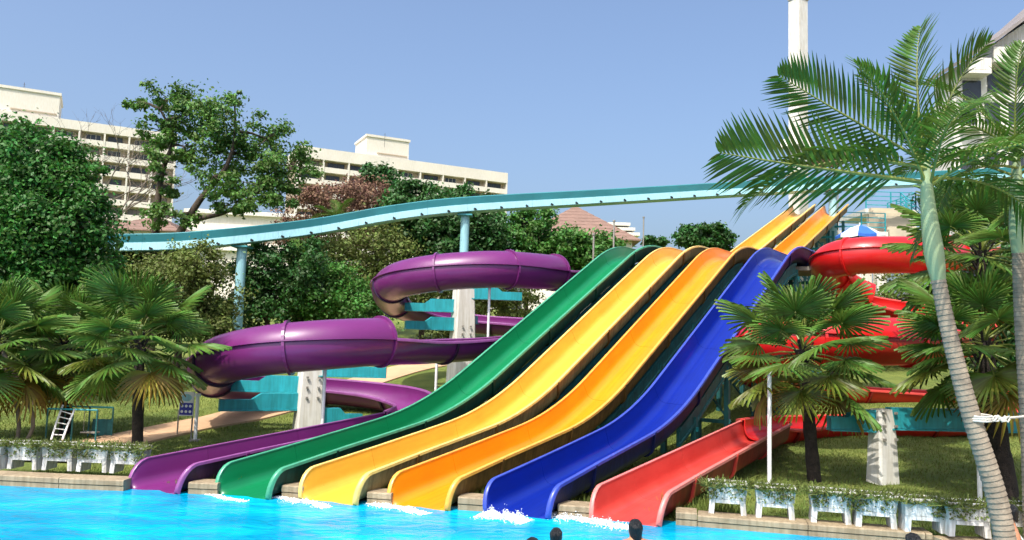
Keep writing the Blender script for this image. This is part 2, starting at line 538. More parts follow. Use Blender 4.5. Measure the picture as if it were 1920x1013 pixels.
def make_slide(key, label, kind, zoff=.0):
    O = MOUTH[key]
    fz, L = floor_profile(kind)
    root = thing(key + '_water_slide', label, 'water slide', (O.x, O.y, 0), 'straight lanes of the multi lane slide')
    smp = slide_samples(L)
    def frame(s):
        sl = (fz(s + .05) - fz(max(s - .05, 0))) / (.05 + min(.05, s))
        up = Vector((-UD.x * sl, -UD.y * sl, 1)).normalized()
        return up
    def pt(s, q):
        sk = .26 * (q[0] + SW / 2) / SW * max(0, 1 - s / 2.2)
        base = O + VD * (SW / 2 + .05) + UD * (s + sk)
        base.z = fz(s) + zoff
        return base + VD * q[0] + frame(s) * q[1]
    # sections between joints
    joints = [0.0, 1.9] + [1.9 + 2.75 * k for k in range(1, 20)]
    joints = [j for j in joints if j < L - 1] + [L]
    for a, b in zip(joints[:-1], joints[1:]):
        ss = [q for q in smp if a - 1e-6 <= q[0] <= b + 1e-6]
        if not ss or ss[0][0] > a + 1e-6: ss = [(a, SH)] + ss
        if ss[-1][0] < b - 1e-6: ss = ss + [(b, SH)]
        if a > 0: ss[0] = (a + .004, SH)
        if b < L: ss[-1] = (b - .004, SH)
        ri, ro = [], []
        for s, h in ss:
            i_, o_ = trough(h)
            ri.append([pt(s, q) for q in i_]); ro.append([pt(s, q) for q in o_])
        mb = MB()
        mb.rings(ri, 0, closed=False)
        mb.rings([r_[::-1] for r_ in ro], 1, closed=False)
        n = len(ri[0])
        for rA, rB in ((ri[0], ro[0]), (ri[-1], ro[-1])):
            mb.add(rA + rB, [(k, k + 1, n + k + 1, n + k) for k in range(n - 1)], 0)
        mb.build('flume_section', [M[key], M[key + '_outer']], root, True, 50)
        if b < L - .1:                 # bolted flange at the joint, outside
            mb = MB()
            i_, o_ = trough(SH)
            _, o2 = trough(SH, t=.075)
            rr = []
            for s in (b - .03, b + .03):
                rr.append([pt(s, q) for q in o_] + [pt(s, q) for q in o2[::-1]])
            mb.rings(rr, closed=True, caps=False)
            for r_ in rr:
                n = len(o_)
                mb.add(r_, [(k, k + 1, 2 * n - 2 - k, 2 * n - 1 - k) for k in range(n - 1)])
            mb.build('joint_flange', M[key + '_outer'] if key != 'yellow' else M['orange_outer'], root)
    # rolled rims: one along each wall, turned down at the mouth
    for sd in (-1, 1):
        ring = []
        lip = [(-.012, -.012), (-.014, .010), (.0, .017), (.04, .017), (.058, .008), (.062, -.042), (.052, -.044), (.045, -.008)]
        for j, (s, h) in enumerate(smp):
            x0 = sd * (SW / 2 + .05 * h / SH)
            # the lip turns with the rim: at the mouth it faces the water
            tt = min(1, s / .42)
            row = []
            for a, b in lip:
                row.append(pt(s, (x0 + sd * a, h + b)) - UD * (b * 1.0 * (1 - tt)))
            ring.append(row if sd > 0 else row[::-1])
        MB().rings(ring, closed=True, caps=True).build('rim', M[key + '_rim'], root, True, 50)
    # girders and legs below the steep part
    for sd in (-1, 1):
        top, rows = None, []
        s = 6.4
        while s < min(L, 17.2):
            p = pt(s, (sd * .40, -.06))
            row = []
            for a, b in ((-.05, 0), (.05, 0), (.05, -.09), (.015, -.1), (.015, -.36), (.05, -.37), (.05, -.44), (-.05, -.44)):
                row.append(p + VD * a + Vector((0, 0, b)))
            rows.append(row); s += .5
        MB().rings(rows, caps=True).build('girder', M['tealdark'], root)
    s = 5.0
    while s < L:
        for sd in (-1, 1):
            p = pt(s, (sd * .40, -.1))
            g = zg(p.x, p.y)
            if p.z - g > .25:
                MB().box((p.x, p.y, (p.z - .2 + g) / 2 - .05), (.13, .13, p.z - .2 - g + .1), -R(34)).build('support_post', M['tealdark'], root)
        a, b = pt(s, (-.5, -.1)), pt(s, (.5, -.1))
        gz = zg(a.x, a.y)
        k = 0
        z = a.z - .5
        while z > gz + .5 and k < 5:
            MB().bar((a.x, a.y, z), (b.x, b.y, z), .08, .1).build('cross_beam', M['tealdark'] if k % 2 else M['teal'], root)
            if z - 1.2 > gz + .3:
                MB().bar((a.x, a.y, z), (b.x, b.y, z - 1.2), .05).build('brace', M['tealdark'], root)
            z -= 1.2; k += 1
        s += 2.4
    return root

make_slide('green', 'long green straight water slide between the purple and yellow mouths', 'flat')
make_slide('yellow', 'pale yellow straight water slide, the third mouth from the left', 'hump')
make_slide('orange', 'orange straight water slide between the yellow and blue slides', 'hump')
make_slide('blue', 'deep blue straight water slide beside the red mouth', 'flat')

# ------------------------------------------------------------------ spiral slides
def spiral(key, label, ctrl, mouth_slope, run, mats_run=None):
    """ctrl: (px,py,Y,type) upstream of the run-out; the run-out leaves the mouth along the lane direction"""
    O = MOUTH[key]
    root = thing(key + '_spiral_slide', label, 'water slide', (O.x, O.y, 0))
    mr = mats_run or [M[key], M[key + '_outer']]
    mm = [M[key], M[key + '_outer']]
    # run-out: the open trough with square mouth
    smp = [q for q in slide_samples(run)]
    def pt(s, q):
        sk = .26 * (q[0] + SW / 2) / SW * max(0, 1 - s / 2.2)
        b = O + VD * (SW / 2 + .05) + UD * (s + sk)
        b.z = mouth_slope * s
        return b + VD * q[0] + Vector((0, 0, q[1]))
    joints = [0, 1.7] + [1.7 + 2.4 * k for k in range(1, 8) if 1.7 + 2.4 * k < run - .8] + [run]
    for a, b in zip(joints[:-1], joints[1:]):
        ss = [q for q in smp if a - 1e-6 <= q[0] <= b + 1e-6]
        if ss[0][0] > a + 1e-6: ss = [(a + .004, SH)] + ss
        if ss[-1][0] < b - 1e-6: ss = ss + [(b - .004, SH)]
        mb = MB()
        ri = [[pt(s, q) for q in trough(h)[0]] for s, h in ss]
        ro = [[pt(s, q) for q in trough(h)[1]] for s, h in ss]
        mb.rings(ri, 0, closed=False)
        mb.rings([r_[::-1] for r_ in ro], 1, closed=False)
        n = len(ri[0])
        for rA, rB in ((ri[0], ro[0]), (ri[-1], ro[-1])):
            mb.add(rA + rB, [(k, k + 1, n + k + 1, n + k) for k in range(n - 1)], 0)
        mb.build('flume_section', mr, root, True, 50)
        if b < run:
            rr = [[pt(s, q) for q in trough(SH)[1]] + [pt(s, q) for q in trough(SH, t=.08)[1][::-1]] for s in (b - .04, b + .04)]
            mb = MB(); mb.rings(rr)
            n = n
            for r_ in rr:
                mb.add(r_, [(k, k + 1, 2 * n - 2 - k, 2 * n - 1 - k) for k in range(n - 1)])
            mb.build('joint_flange', mr[0], root)
    for sd in (-1, 1):
        lip = [(-.012, -.012), (-.014, .010), (.0, .017), (.04, .017), (.058, .008), (.062, -.042), (.052, -.044), (.045, -.008)]
        ring = []
        for s, h in smp:
            tt = min(1, s / .42)
            row = [pt(s, (sd * (SW / 2 + .05 * h / SH) + sd * a, h + b)) - UD * (b * (1 - tt)) for a, b in lip]
            ring.append(row if sd > 0 else row[::-1])
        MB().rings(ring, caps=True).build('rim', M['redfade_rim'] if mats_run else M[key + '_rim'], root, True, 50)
    # the coil: centre line through surveyed points
    e = pt(run, (0, .52)); e0 = pt(run - 1.2, (0, .52))
    cps = [e] + [P(*c[:3]) for c in ctrl]
    typ = ['O'] + [c[3] for c in ctrl]
    path, seg = catmull([e0] + cps, 14)
    k0 = 14
    path, seg = path[k0:], [q - 1 for q in seg[k0:]]
    # even resampling
    acc = [0.0]
    for a, b in zip(path[:-1], path[1:]): acc.append(acc[-1] + (b - a).length)
    tot = acc[-1]
    n = int(tot / .22)
    u_ = np.linspace(0, tot, n)
    arr = np.array([p[:] for p in path])
    pp = [Vector([float(np.interp(t, acc, arr[:, k])) for k in range(3)]) for t in u_]
    for _ in range(5):
        pp = [pp[0]] + [(pp[i - 1] + pp[i] * 2 + pp[i + 1]) / 4 for i in range(1, n - 1)] + [pp[-1]]
    sg = [float(np.interp(t, acc, seg)) for t in u_]
    tan = [(pp[min(i + 1, n - 1)] - pp[max(i - 1, 0)]).normalized() for i in range(n)]
    # curvature drives the bank
    cur = []
    for i in range(n):
        a, b = tan[max(i - 3, 0)], tan[min(i + 3, n - 1)]
        cur.append(a.cross(b).z / max(.1, (u_[min(i + 3, n - 1)] - u_[max(i - 3, 0)])))
    cur = np.convolve(np.pad(cur, 8, mode='edge'), np.ones(17) / 17, 'valid')
    RT = .62
    def fr(i):
        t = tan[i]
        sd = t.cross(Vector((0, 0, 1))).normalized()      # to the right of upstream travel
        up = sd.cross(t)
        bk = max(-.32, min(.32, -cur[i] * .75)) * min(1, i / 12)
        rot = Matrix.Rotation(bk, 3, t)
        return rot @ sd, rot @ up
    def prof_open(r, blend):
        # from the square run-out trough to a half pipe with one high wall
        pts = []
        N_ = 20
        for k in range(N_ + 1):
            a = math.pi * (1.0 + k / N_)
            x, z = math.cos(a), math.sin(a)
            x2 = math.copysign(abs(x) ** .55, x); z2 = -abs(z) ** .55 if z < 0 else 0
            pts.append(((x * blend + x2 * (1 - blend)) * (r if blend > .99 else (r * blend + .555 * (1 - blend) * r / RT)), (z * blend + z2 * (1 - blend)) * (r * blend + .52 * (1 - blend) * r / RT)))
        return pts
    # sections
    j = [0]
    while j[-1] < n - 1:
        j.append(min(j[-1] + 11, n - 1))
    if j[-1] - j[-2] < 5 and len(j) > 2: j.pop(-2)
    for a, b in zip(j[:-1], j[1:]):
        ty = typ[min(len(typ) - 1, int(sg[(a + b) // 2] + .5))]
        if ty == 'T':
            ri, ro = [], []
            for i in range(a, b + 1):
                sd, up = fr(i)
                c = pp[i]
                ro.append([c + (sd * math.cos(t) + up * math.sin(t)) * RT for t in np.linspace(0, 2 * math.pi, 33)[:-1]])
                ri.append([c + (sd * math.cos(t) + up * math.sin(t)) * (RT - .03) for t in np.linspace(0, 2 * math.pi, 33)[:-1]][::-1])
            mb = MB()
            mb.rings(ro, 0); mb.rings(ri, 0)
            for q in (0, -1):
                A, B = ro[q], ri[q][::-1]
                mb.add(A + B, [(k, (k + 1) % 32, 32 + (k + 1) % 32, 32 + k) for k in range(32)], 0)
            mb.build('tube_section', mm, root, True, 50)
            for s_ in (-1, 1):        # flange where the two half shells are bolted together
                rr = []
                for i in range(a, b + 1):
                    sd, up = fr(i)
                    c = pp[i]
                    rr.append([c + sd * s_ * (RT + p_[0]) + up * p_[1] for p_ in ((-.01, .022), (.075, .018), (.075, -.022), (-.01, -.026))])
                MB().rings(rr if s_ > 0 else [q[::-1] for q in rr], caps=True).build('seam_flange', mm[0], root)
        else:
            ri, ro, bl = [], [], []
            for i in range(a, b + 1):
                sd, up = fr(i)
                bld = min(1, i / 14)
                c = pp[i]
                ri.append([c + sd * q[0] + up * q[1] for q in prof_open(RT - .03, bld)])
                ro.append([c + sd * q[0] + up * q[1] for q in prof_open(RT, bld)])
            mb = MB()
            mb.rings(ri, 0, closed=False)
            mb.rings([q[::-1] for q in ro], 0, closed=False)
            m_ = len(ri[0])
            for q in (0, -1):
                mb.add(ri[q] + ro[q], [(k, k + 1, m_ + k + 1, m_ + k) for k in range(m_ - 1)], 0)
            mb.build('flume_section', mm, root, True, 50)
            for s_ in (-1, 1):
                rr = []
                for i in range(a, b + 1):
                    sd, up = fr(i)
                    bld = min(1, i / 14)
                    q0 = prof_open(RT, bld)[0 if s_ < 0 else -1]
                    rr.append([pp[i] + sd * (q0[0] + s_ * p_[0]) + up * (q0[1] + p_[1]) for p_ in ((-.035, .0), (-.02, .03), (.06, .03), (.075, .01), (.07, -.05), (.05, -.05), (.045, -.005))])
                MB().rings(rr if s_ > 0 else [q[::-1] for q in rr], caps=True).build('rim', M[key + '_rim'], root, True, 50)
        # ring flange at the joint
        i = b
        if i < n - 1:
            sd, up = fr(i)
            full = ty == 'T'
            an = np.linspace(0, 2 * math.pi, 33)[:-1] if full else np.linspace(math.pi, 2 * math.pi, 21)
            rr = []
            for off, r in ((-.035, RT - .005), (-.035, RT + .06), (.035, RT + .06), (.035, RT - .005)):
                rr.append([pp[i] + tan[i] * off + (sd * math.cos(t) + up * math.sin(t)) * r for t in an])
            MB().rings(rr, closed=full).build('joint_flange', mm[1] if not full else mm[0], root)
    return root, pp

PURPLE = [(762, 772, 22.9, 'O'), (783, 757, 24.2, 'O'), (755, 741, 25.6, 'O'), (680, 728, 26.4, 'O'), (560, 718, 26.2, 'O'), (455, 716, 24.9, 'O'),
          (400, 700, 22.8, 'O'), (412, 676, 20.7, 'T'), (500, 657, 19.8, 'T'), (620, 646, 20.0, 'T'), (735, 640, 21.2, 'T'), (800, 641, 22.4, 'O'), (935, 634, 24.6, 'O'),
          (1035, 622, 27.4, 'O'), (1050, 611, 30.0, 'O'), (985, 604, 32.0, 'O'), (890, 597, 32.6, 'O'), (795, 583, 32.0, 'O'),
          (738, 560, 30.0, 'O'), (735, 532, 27.8, 'T'), (800, 514, 26.6, 'T'), (920, 505, 26.6, 'T'), (995, 508, 27.6, 'T'), (1060, 512, 29.4, 'O'), (1120, 508, 32.0, 'O'), (1180, 498, 34.5, 'O')]
purple_root, purple_path = spiral('purple', 'purple spiral slide with closed tube bends and leftmost mouth', PURPLE, .075, 7.3)
RED = [(1425, 795, 21.9, 'O'), (1490, 793, 23.0, 'O'), (1600, 786, 23.6, 'O'), (1760, 780, 23.8, 'O'), (1890, 770, 24.4, 'O'), (1960, 758, 26.4, 'O'), (1930, 748, 28.6, 'O'), (1800, 740, 29.4, 'O'),
       (1640, 730, 29.2, 'O'), (1500, 716, 28.2, 'O'), (1428, 695, 25.2, 'O'), (1414, 656, 22.6, 'T'), (1460, 640, 21.0, 'T'), (1600, 640, 20.6, 'T'), (1740, 640, 21.4, 'T'), (1815, 630, 24.0, 'O'),
       (1812, 602, 27.0, 'O'), (1720, 580, 29.2, 'O'), (1622, 560, 30.2, 'O'), (1568, 526, 29.6, 'T'), (1553, 494, 28.0, 'T'), (1600, 480, 26.8, 'T'), (1690, 478, 26.6, 'T'), (1760, 478, 27.6, 'T'),
       (1815, 474, 30.0, 'O'), (1840, 466, 33.0, 'O')]
red_root, red_path = spiral('red', 'red spiral slide behind the fan palms with faded rightmost mouth', RED, .08, 8.3, [M['redfade'], M['red_outer']])

# ------------------------------------------------------------------ pylons and poles carrying the spirals
def pylon(label, base, top_z, w0, w1, rz, arms, tw=None):
    root = thing('slide_pylon', label, 'pylon', base, 'white concrete pylons of the spirals')
    b = Vector(base)
    h = top_z - b.z + .3
    rot = Matrix.Rotation(rz, 3, 'Z')
    mb = MB()
    rings = []
    for z, w in ((-.3, w0), (h * .45, (w0 + w1) / 2), (h - .3, w1)):
        c = .05
        d = w * .8
        rings.append([b + rot @ Vector((x, y, z)) for x, y in ((-w / 2 + c, -d / 2), (w / 2 - c, -d / 2), (w / 2, -d / 2 + c), (w / 2, d / 2 - c), (w / 2 - c, d / 2), (-w / 2 + c, d / 2), (-w / 2, d / 2 - c), (-w / 2, -d / 2 + c))])
    mb.rings(rings, caps=True)
    mb.build('shaft', M['white'], root)
    for k in range(3):                 # bolt heads in two rows
        for sx in (-.16, .16):
            z = h * .45 + k * .28
            p = b + rot @ Vector((sx, -(w0 + w1) / 2 * .42 - .02, z))
            MB().box(p, (.06, .05, .05), rz).build('bolt', M['shadegrey'], root)
    for (side, z, ln, az) in arms:     # stepped cantilever arm
        d = Vector((math.cos(az), math.sin(az), 0))
        n = Vector((-d.y, d.x, 0)) * .13
        o = Vector((b.x, b.y, z)) + d * (w1 * .35)
        pr = [(0, -.17), (ln, -.17), (ln, .10), (ln * .62, .10), (ln * .5, .27), (0, .27)]
        mb = MB()
        A = [o + d * q[0] + Vector((0, 0, q[1])) - n for q in pr]
        B = [q + n * 2 for q in A]
        mb.rings([A, B], caps=True)
        o2 = mb.build('arm', M['teal'], root)
        cb = MB()
        for zz in (-.19, .115):        # top and bottom flange plates
            x1 = ln if zz < 0 else ln * .0
            if zz < 0:
                cb.box(o + d * (ln / 2) + Vector((0, 0, zz)), (ln, .36, .03), az)
        sub('flange_plate', cb, M['teal'], o2)
    return root

def gp(px, Y):
    p = P(px, 600, Y)
    return Vector((p.x, p.y, zg(p.x, p.y)))
PL = R(180 + 8)
b1 = gp(588, 22.9)
pylon('white pylon inside the lower purple coil with teal arms', b1, P(588, 688, 22.9).z, .78, .62, R(28),
      [(-1, P(500, 722, 22.9).z, 2.0, R(178)), (-1, P(500, 757, 22.2).z, 2.2, R(205)), (1, P(650, 694, 22.9).z, 1.9, R(5)), (1, P(650, 785, 23).z, 1.3, R(25))])
b2 = gp(868, 29.4)
pylon('white pylon inside the upper purple coil with teal arms', b2, P(868, 542, 29.4).z, .95, .68, R(28),
      [(-1, P(800, 574, 29.4).z, 1.9, R(180)), (-1, P(800, 608, 29).z, 1.9, R(200)), (1, P(930, 552, 29.4).z, 1.9, R(4)), (1, P(890, 664, 29.4).z, 1.0, R(-5)), (-1, P(800, 512, 29.4).z - 1.6, 1.2, R(75))])
b3 = gp(1652, 25.8)
pylon('white tapered pylon on the right lawn under the red coil', G(1655, 889, .38), P(1652, 768, 17.5).z, .58, .42, R(20),
      [(1, P(1800, 792, 17.6).z, 5.5, R(4)), (-1, P(1600, 792, 17.5).z, 1.0, R(178))])

def pole(label, px, top, Y, base_py=None, r=.045, m='whitem', group='thin white support poles', cat='pole'):
    p = gp(px, Y) if base_py is None else on_ground(px, base_py)
    t = P(px, top, p.y)
    root = thing('support_pole', label, cat, p, group)
    MB().tube([(p.x, p.y, p.z - .2), (p.x, p.y, t.z)], r, 10).build('shaft', M[m], root, True)
    MB().box((p.x, p.y, p.z + .015), (r * 5, r * 5, .05)).build('base_plate', M['shadegrey'], root)
    MB().tube([(p.x, p.y, t.z - .02), (p.x, p.y, t.z + .05)], r * 1.7, 10).build('cap', M[m], root, True)
for a in (('thin white pole under the left bend of the purple tube', 380, 742, 20.6),
          ('thin white pole just right of the lower purple pylon', 614, 690, 20.2),
          ('thin white pole between the lower pylon and the green slide', 822, 652, 24.6),
          ('thin white pole hanging below the upper purple tube', 916, 535, 26.7),
          ('pale pole at the left of the right fan palm', 1443, 700, 16.8),
          ('white pole on the right lawn behind the ringed trunk', 1830, 800, 15.9)):
    pole(a[0], a[1], a[2], a[3])
for a in (('slim grey mast leaning above the green slide crest', 1110, 440, 34, 'shadegrey'), ('slim grey mast by the tiled roof', 1148, 415, 38, 'shadegrey'), ('tall slim mast right of the tiled roof', 1204, 408, 46, 'shadegrey')):
    pole(a[0], a[1], a[2], a[3], r=.04, m=a[4], group='slim masts behind the slides', cat='mast')

# ------------------------------------------------------------------ teal channel on columns
ch_c = [(40, 462, 32), (205, 457, 33), (330, 454, 33.6), (437, 444, 34.2), (600, 424, 36), (740, 400, 37), (873, 385, 38), (1130, 370, 40), (1400, 354, 42), (1620, 342, 43), (1900, 327, 44.5), (2100, 318, 46)]
cpth, _ = catmull([P(*q) for q in ch_c], 8)
chan = thing('elevated_water_channel', 'long pale aqua elevated channel crossing above the trees on round columns', 'slide channel', gp(437, 34.4))
def ch_frame(i):
    t = (cpth[min(i + 1, len(cpth) - 1)] - cpth[max(i - 1, 0)]).normalized()
    n = Vector((t.y, -t.x, 0)).normalized()              # towards the camera
    return t, n
CHS = .86
prof_g = [(.40, -.02), (.47, -.40), (.42, -.44), (-.42, -.44), (-.47, -.40), (-.40, -.02)]
prof_t = [(.32, .0), (.37, .38), (.45, .40), (.46, .36), (.38, -.015), (-.38, -.015), (-.46, .36), (-.45, .40), (-.37, .38), (-.32, .0)]
prof_g = [(a, b * CHS) for a, b in prof_g]; prof_t = [(a, b * CHS) for a, b in prof_t]
idx = list(range(0, len(cpth), 4))
for a, b in zip(idx[:-1], idx[1:]):
    g_, t_ = [], []
    for i in range(a, b + 1):
        t, n = ch_frame(i)
        o = cpth[i] + (t * .004 if i == a else (t * -.004 if i == b else Vector()))
        g_.append([o + n * q[0] + Vector((0, 0, q[1])) for q in prof_g])
        t_.append([o + n * q[0] + Vector((0, 0, q[1])) for q in prof_t])
    MB().rings(g_, caps=True).build('box_girder', M['aqua'], chan)
    MB().rings(t_, caps=False).build('trough', M['aquatop'], chan)
acc = [0]
for a, b in zip(cpth[:-1], cpth[1:]): acc.append(acc[-1] + (b - a).length)
arr = np.array([p[:] for p in cpth])
u_ = 1.0
bolt = MB().box((0, 0, 0), (.13, .10, .07)).data('bolt', M['black'])
while u_ < acc[-1]:
    o = Vector([float(np.interp(u_, acc, arr[:, k])) for k in range(3)])
    i = int(np.searchsorted(acc, u_)) - 1
    t, n = ch_frame(max(i, 0))
    ob = link('bolt', bolt, chan)
    ob.location = o + n * .46 + Vector((0, 0, -.28))
    ob.rotation_euler = (0, R(25), math.atan2(t.y, t.x))
    u_ += 1.3
for px, Y in ((437, 34.3), (873, 38.1), (1560, 43)):
    p = gp(px, Y)
    d = min(cpth, key=lambda q: (q.x - p.x) ** 2 + (q.y - p.y) ** 2)
    MB().tube([(d.x, d.y, p.z - .3), (d.x, d.y, d.z - .46)], .21, 20).build('support_column', M['aqua'], chan, True)
    MB().box((d.x, d.y, d.z - .5), (.7, .8, .07)).build('bearing_plate', M['aquatop'], chan)

# ------------------------------------------------------------------ tower, platforms, stairs
tb = P(1498, 600, 44.6)
tg = zg(tb.x, tb.y)
tw = thing('tower', 'tall plain white square tower mast rising behind the slides', 'tower', (tb.x, tb.y, tg))
ttop = P(1498, 2, 44.6).z
MB().box((tb.x, tb.y, (tg - 1 + ttop) / 2), (.78, .72, ttop - tg + 1), R(35)).build('shaft', M['white'], tw)
for sx in (-1, 1):
    q = Vector((tb.x, tb.y, 0)) + Matrix.Rotation(R(35), 3, 'Z') @ Vector((-.395, sx * .3, 0))
    MB().box((q.x, q.y, (tg + ttop) / 2), (.06, .1, ttop - tg - .2), R(35)).build('edge_rib', M['white'], tw)
MB().box((tb.x, tb.y, ttop + .06), (.86, .8, .12), R(35)).build('cap', M['shadegrey'], tw)
zc = P(1490, 270, 44.6).z
MB().box((tb.x - .15, tb.y, zc), (1.5, 1.3, .5), R(35), taper=.75).build('collar', M['white'], tw)

def uv(s, w, z):                       # lane coordinates: along the lanes, across them
    o = MOUTH['green'] + UD * s + VD * w
    return Vector((o.x, o.y, z))
ROTL = -R(34)
def lane(key, sx, w, z):
    o = MOUTH[key] + UD * sx + VD * w
    return Vector((o.x, o.y, z))
dk = thing('crest_platform', 'teal framed platform behind the crest of the four slides', 'platform', lane('yellow', 19.5, 0, 0))
q_ = [lane('green', 18.0, -.5, 0), lane('blue', 18.0, 1.7, 0), lane('blue', 20.6, 1.7, 0), lane('green', 20.6, -.5, 0)]
MB().rings([[p + Vector((0, 0, 5.86)) for p in q_], [p + Vector((0, 0, 6.0)) for p in q_]], caps=True).build('deck', M['shadegrey'], dk)
GAPS = [('green', -.3), ('yellow', -.28), ('orange', -.28), ('blue', -.3), ('blue', 1.5)]
for key, w in GAPS:
    for sx in (18.2, 20.4):
        p = lane(key, sx, w, 0)
        g = zg(p.x, p.y)
        MB().box((p.x, p.y, (5.86 + g - .2) / 2), (.18, .18, 5.86 - g + .2), ROTL).build('column', M['tealdark'], dk)
for z in (1.9, 3.2, 4.5, 5.5):
    for sx in (17.6, 14.2):
        if z < 5 - (17.6 - sx) * .52:
            MB().bar(lane('green', sx, -.4, z), lane('blue', sx, 1.6, z), .09, .12).build('beam', M['whitem'] if z > 3 else M['tealdark'], dk)
for (ka, wa), (kb, wb) in zip(GAPS[:-1], GAPS[1:]):
    MB().bar(lane(ka, 17.7, wa, 2), lane(kb, 17.7, wb, 4.8), .07).build('brace', M['tealdark'], dk)
# top platform with railings and stairs
pc = P(1640, 425, 45.5)
z1, z2 = P(1600, 436, 44).z, P(1690, 392, 46).z
tp = thing('start_platform', 'white start platform with teal railings and stairs beside the tower', 'platform', (pc.x, pc.y, zg(pc.x, pc.y)))
def plat(x0, x1, y0, y1, z, name='deck'):
    MB().box(((x0 + x1) / 2, (y0 + y1) / 2, z - .15), (x1 - x0, y1 - y0, .3)).build(name, M['white'], tp)
xa, xb, xc = P(1462, 400, 44).x, P(1655, 400, 44).x, P(1760, 400, 44).x
plat(xa, xb, 43.4, 48, z1)
plat(xb - .0 + .01, xc, 46.2, 50, z2)
for x in (xa + .3, (xa + xb) / 2, xb - .3, xc - .4):
    for y in (43.8, 47.5):
        g = zg(x, y)
        zt = z1 - .3 if x < xb else z2 - .3
        y_ = y if x < xb else y + 2.6
        MB().box((x, y_, (zt + g - .3) / 2), (.5, .5, zt - g + .3)).build('column', M['white'], tp)
# wall below the deck
MB().box(((xa + xb) / 2 + .8, 44.4, z1 - .3 - 1.3), (xb - xa - 2.6, .2, 2.6)).build('wall', M['cream'], tp)
MB().box(((xb + xc) / 2, 46.6, z2 - .3 - 1.6), (xc - xb - .6, .2, 3.2)).build('wall', M['cream'], tp)
def railing(a, b, h=1.05, rails=4):
    a, b = Vector(a), Vector(b)
    n = max(2, int((b - a).length / 1.1) + 1)
    for k in range(n):
        p = a.lerp(b, k / (n - 1))
        MB().box(p + Vector((0, 0, h / 2)), (.06, .06, h)).build('rail_post', M['teal'], tp)
    for r in range(rails):
        z = Vector((0, 0, h - .02 - r * h / rails))
        MB().bar(a + z, b + z, .045).build('rail', M['teal'], tp)
railing((xa + 3.0, 43.5, z1), (xb - .1, 43.5, z1))
railing((xb + .1, 46.3, z2), (xc - .1, 46.3, z2))
railing((xc - .1, 46.3, z2), (xc - .1, 49.8, z2))
railing((xa + 3.0, 43.5, z1), (xa + 3.0, 47.8, z1))
# stairs between the two decks
ns = 9
xs0, xs1 = xb - .0, P(1712, 400, 44).x
for k in range(ns):
    z = z1 - .0 + (z2 - z1) * (k + 1) / ns
    y = 43.6 + 2.5 * k / ns
    MB().box(((xs0 + xs1) / 2 + .2, y + .2, z - .6), (xs1 - xs0, .29, 1.2)).build('stair_step', M['steptan'], tp)
railing((xs1 + .35, 43.6, z1 + .2), (xs1 + .35, 46.1, z2), 1.0)
MB().add([(xs1 + .2, 43.3, z1 - 1.5), (xs1 + 1.6, 43.3, z1 - 1.5), (xs1 + .9, 43.3, z2 + 1.4), (xs1 + .2, 43.3, z2 + .9),
          (xs1 + .2, 43.1, z1 - 1.5), (xs1 + 1.6, 43.1, z1 - 1.5), (xs1 + .9, 43.1, z2 + 1.4), (xs1 + .2, 43.1, z2 + .9)],
         [(3, 2, 1, 0), (4, 5, 6, 7), (0, 1, 5, 4), (1, 2, 6, 5), (2, 3, 7, 6), (3, 0, 4, 7)]).build('stair_cheek', M['aqua'], tp)
zr = P(1545, 288, 44.5).z
cx0 = P(1520, 288, 44.5).x
MB().box((cx0 + 1.1, 45.8, zr), (3.2, 3.2, .22)).build('canopy', M['brownwood'], tp)
for dx in (-.3, 2.4):
    MB().box((cx0 + dx, 46.8, (zr + z1) / 2 - .05), (.16, .16, zr - z1 - .1)).build('canopy_post', M['white'], tp)

# parasol on the crest platform
ub = P(1612, 422, 36.0)
um = thing('parasol', 'blue and white panelled parasol above the red tube', 'parasol', (ub.x, ub.y, 6.06))
seg = 8
for k in range(seg):
    a0, a1 = 2 * math.pi * k / seg + .3, 2 * math.pi * (k + 1) / seg + .3
    mb = MB()
    rr = []
    for r, dz in ((.02, 0), (.5, -.16), (1.05, -.5)):
        rr.append([ub + Vector((math.cos(a) * r, math.sin(a) * r, dz - (.04 if 0 < j < 3 else 0) * r)) for j, a in enumerate(np.linspace(a0, a1, 4))])
    rr.append([p + Vector((0, 0, -.13)) for p in rr[-1]])
    mb.rings(rr, closed=False)
    mb.build('canopy_panel', M['umbblue'] if k % 2 else M['whitem'], um)
MB().tube([(ub.x, ub.y, 6.06), ub + Vector((0, 0, .1))], .03).build('pole', M['whitem'], um, True)

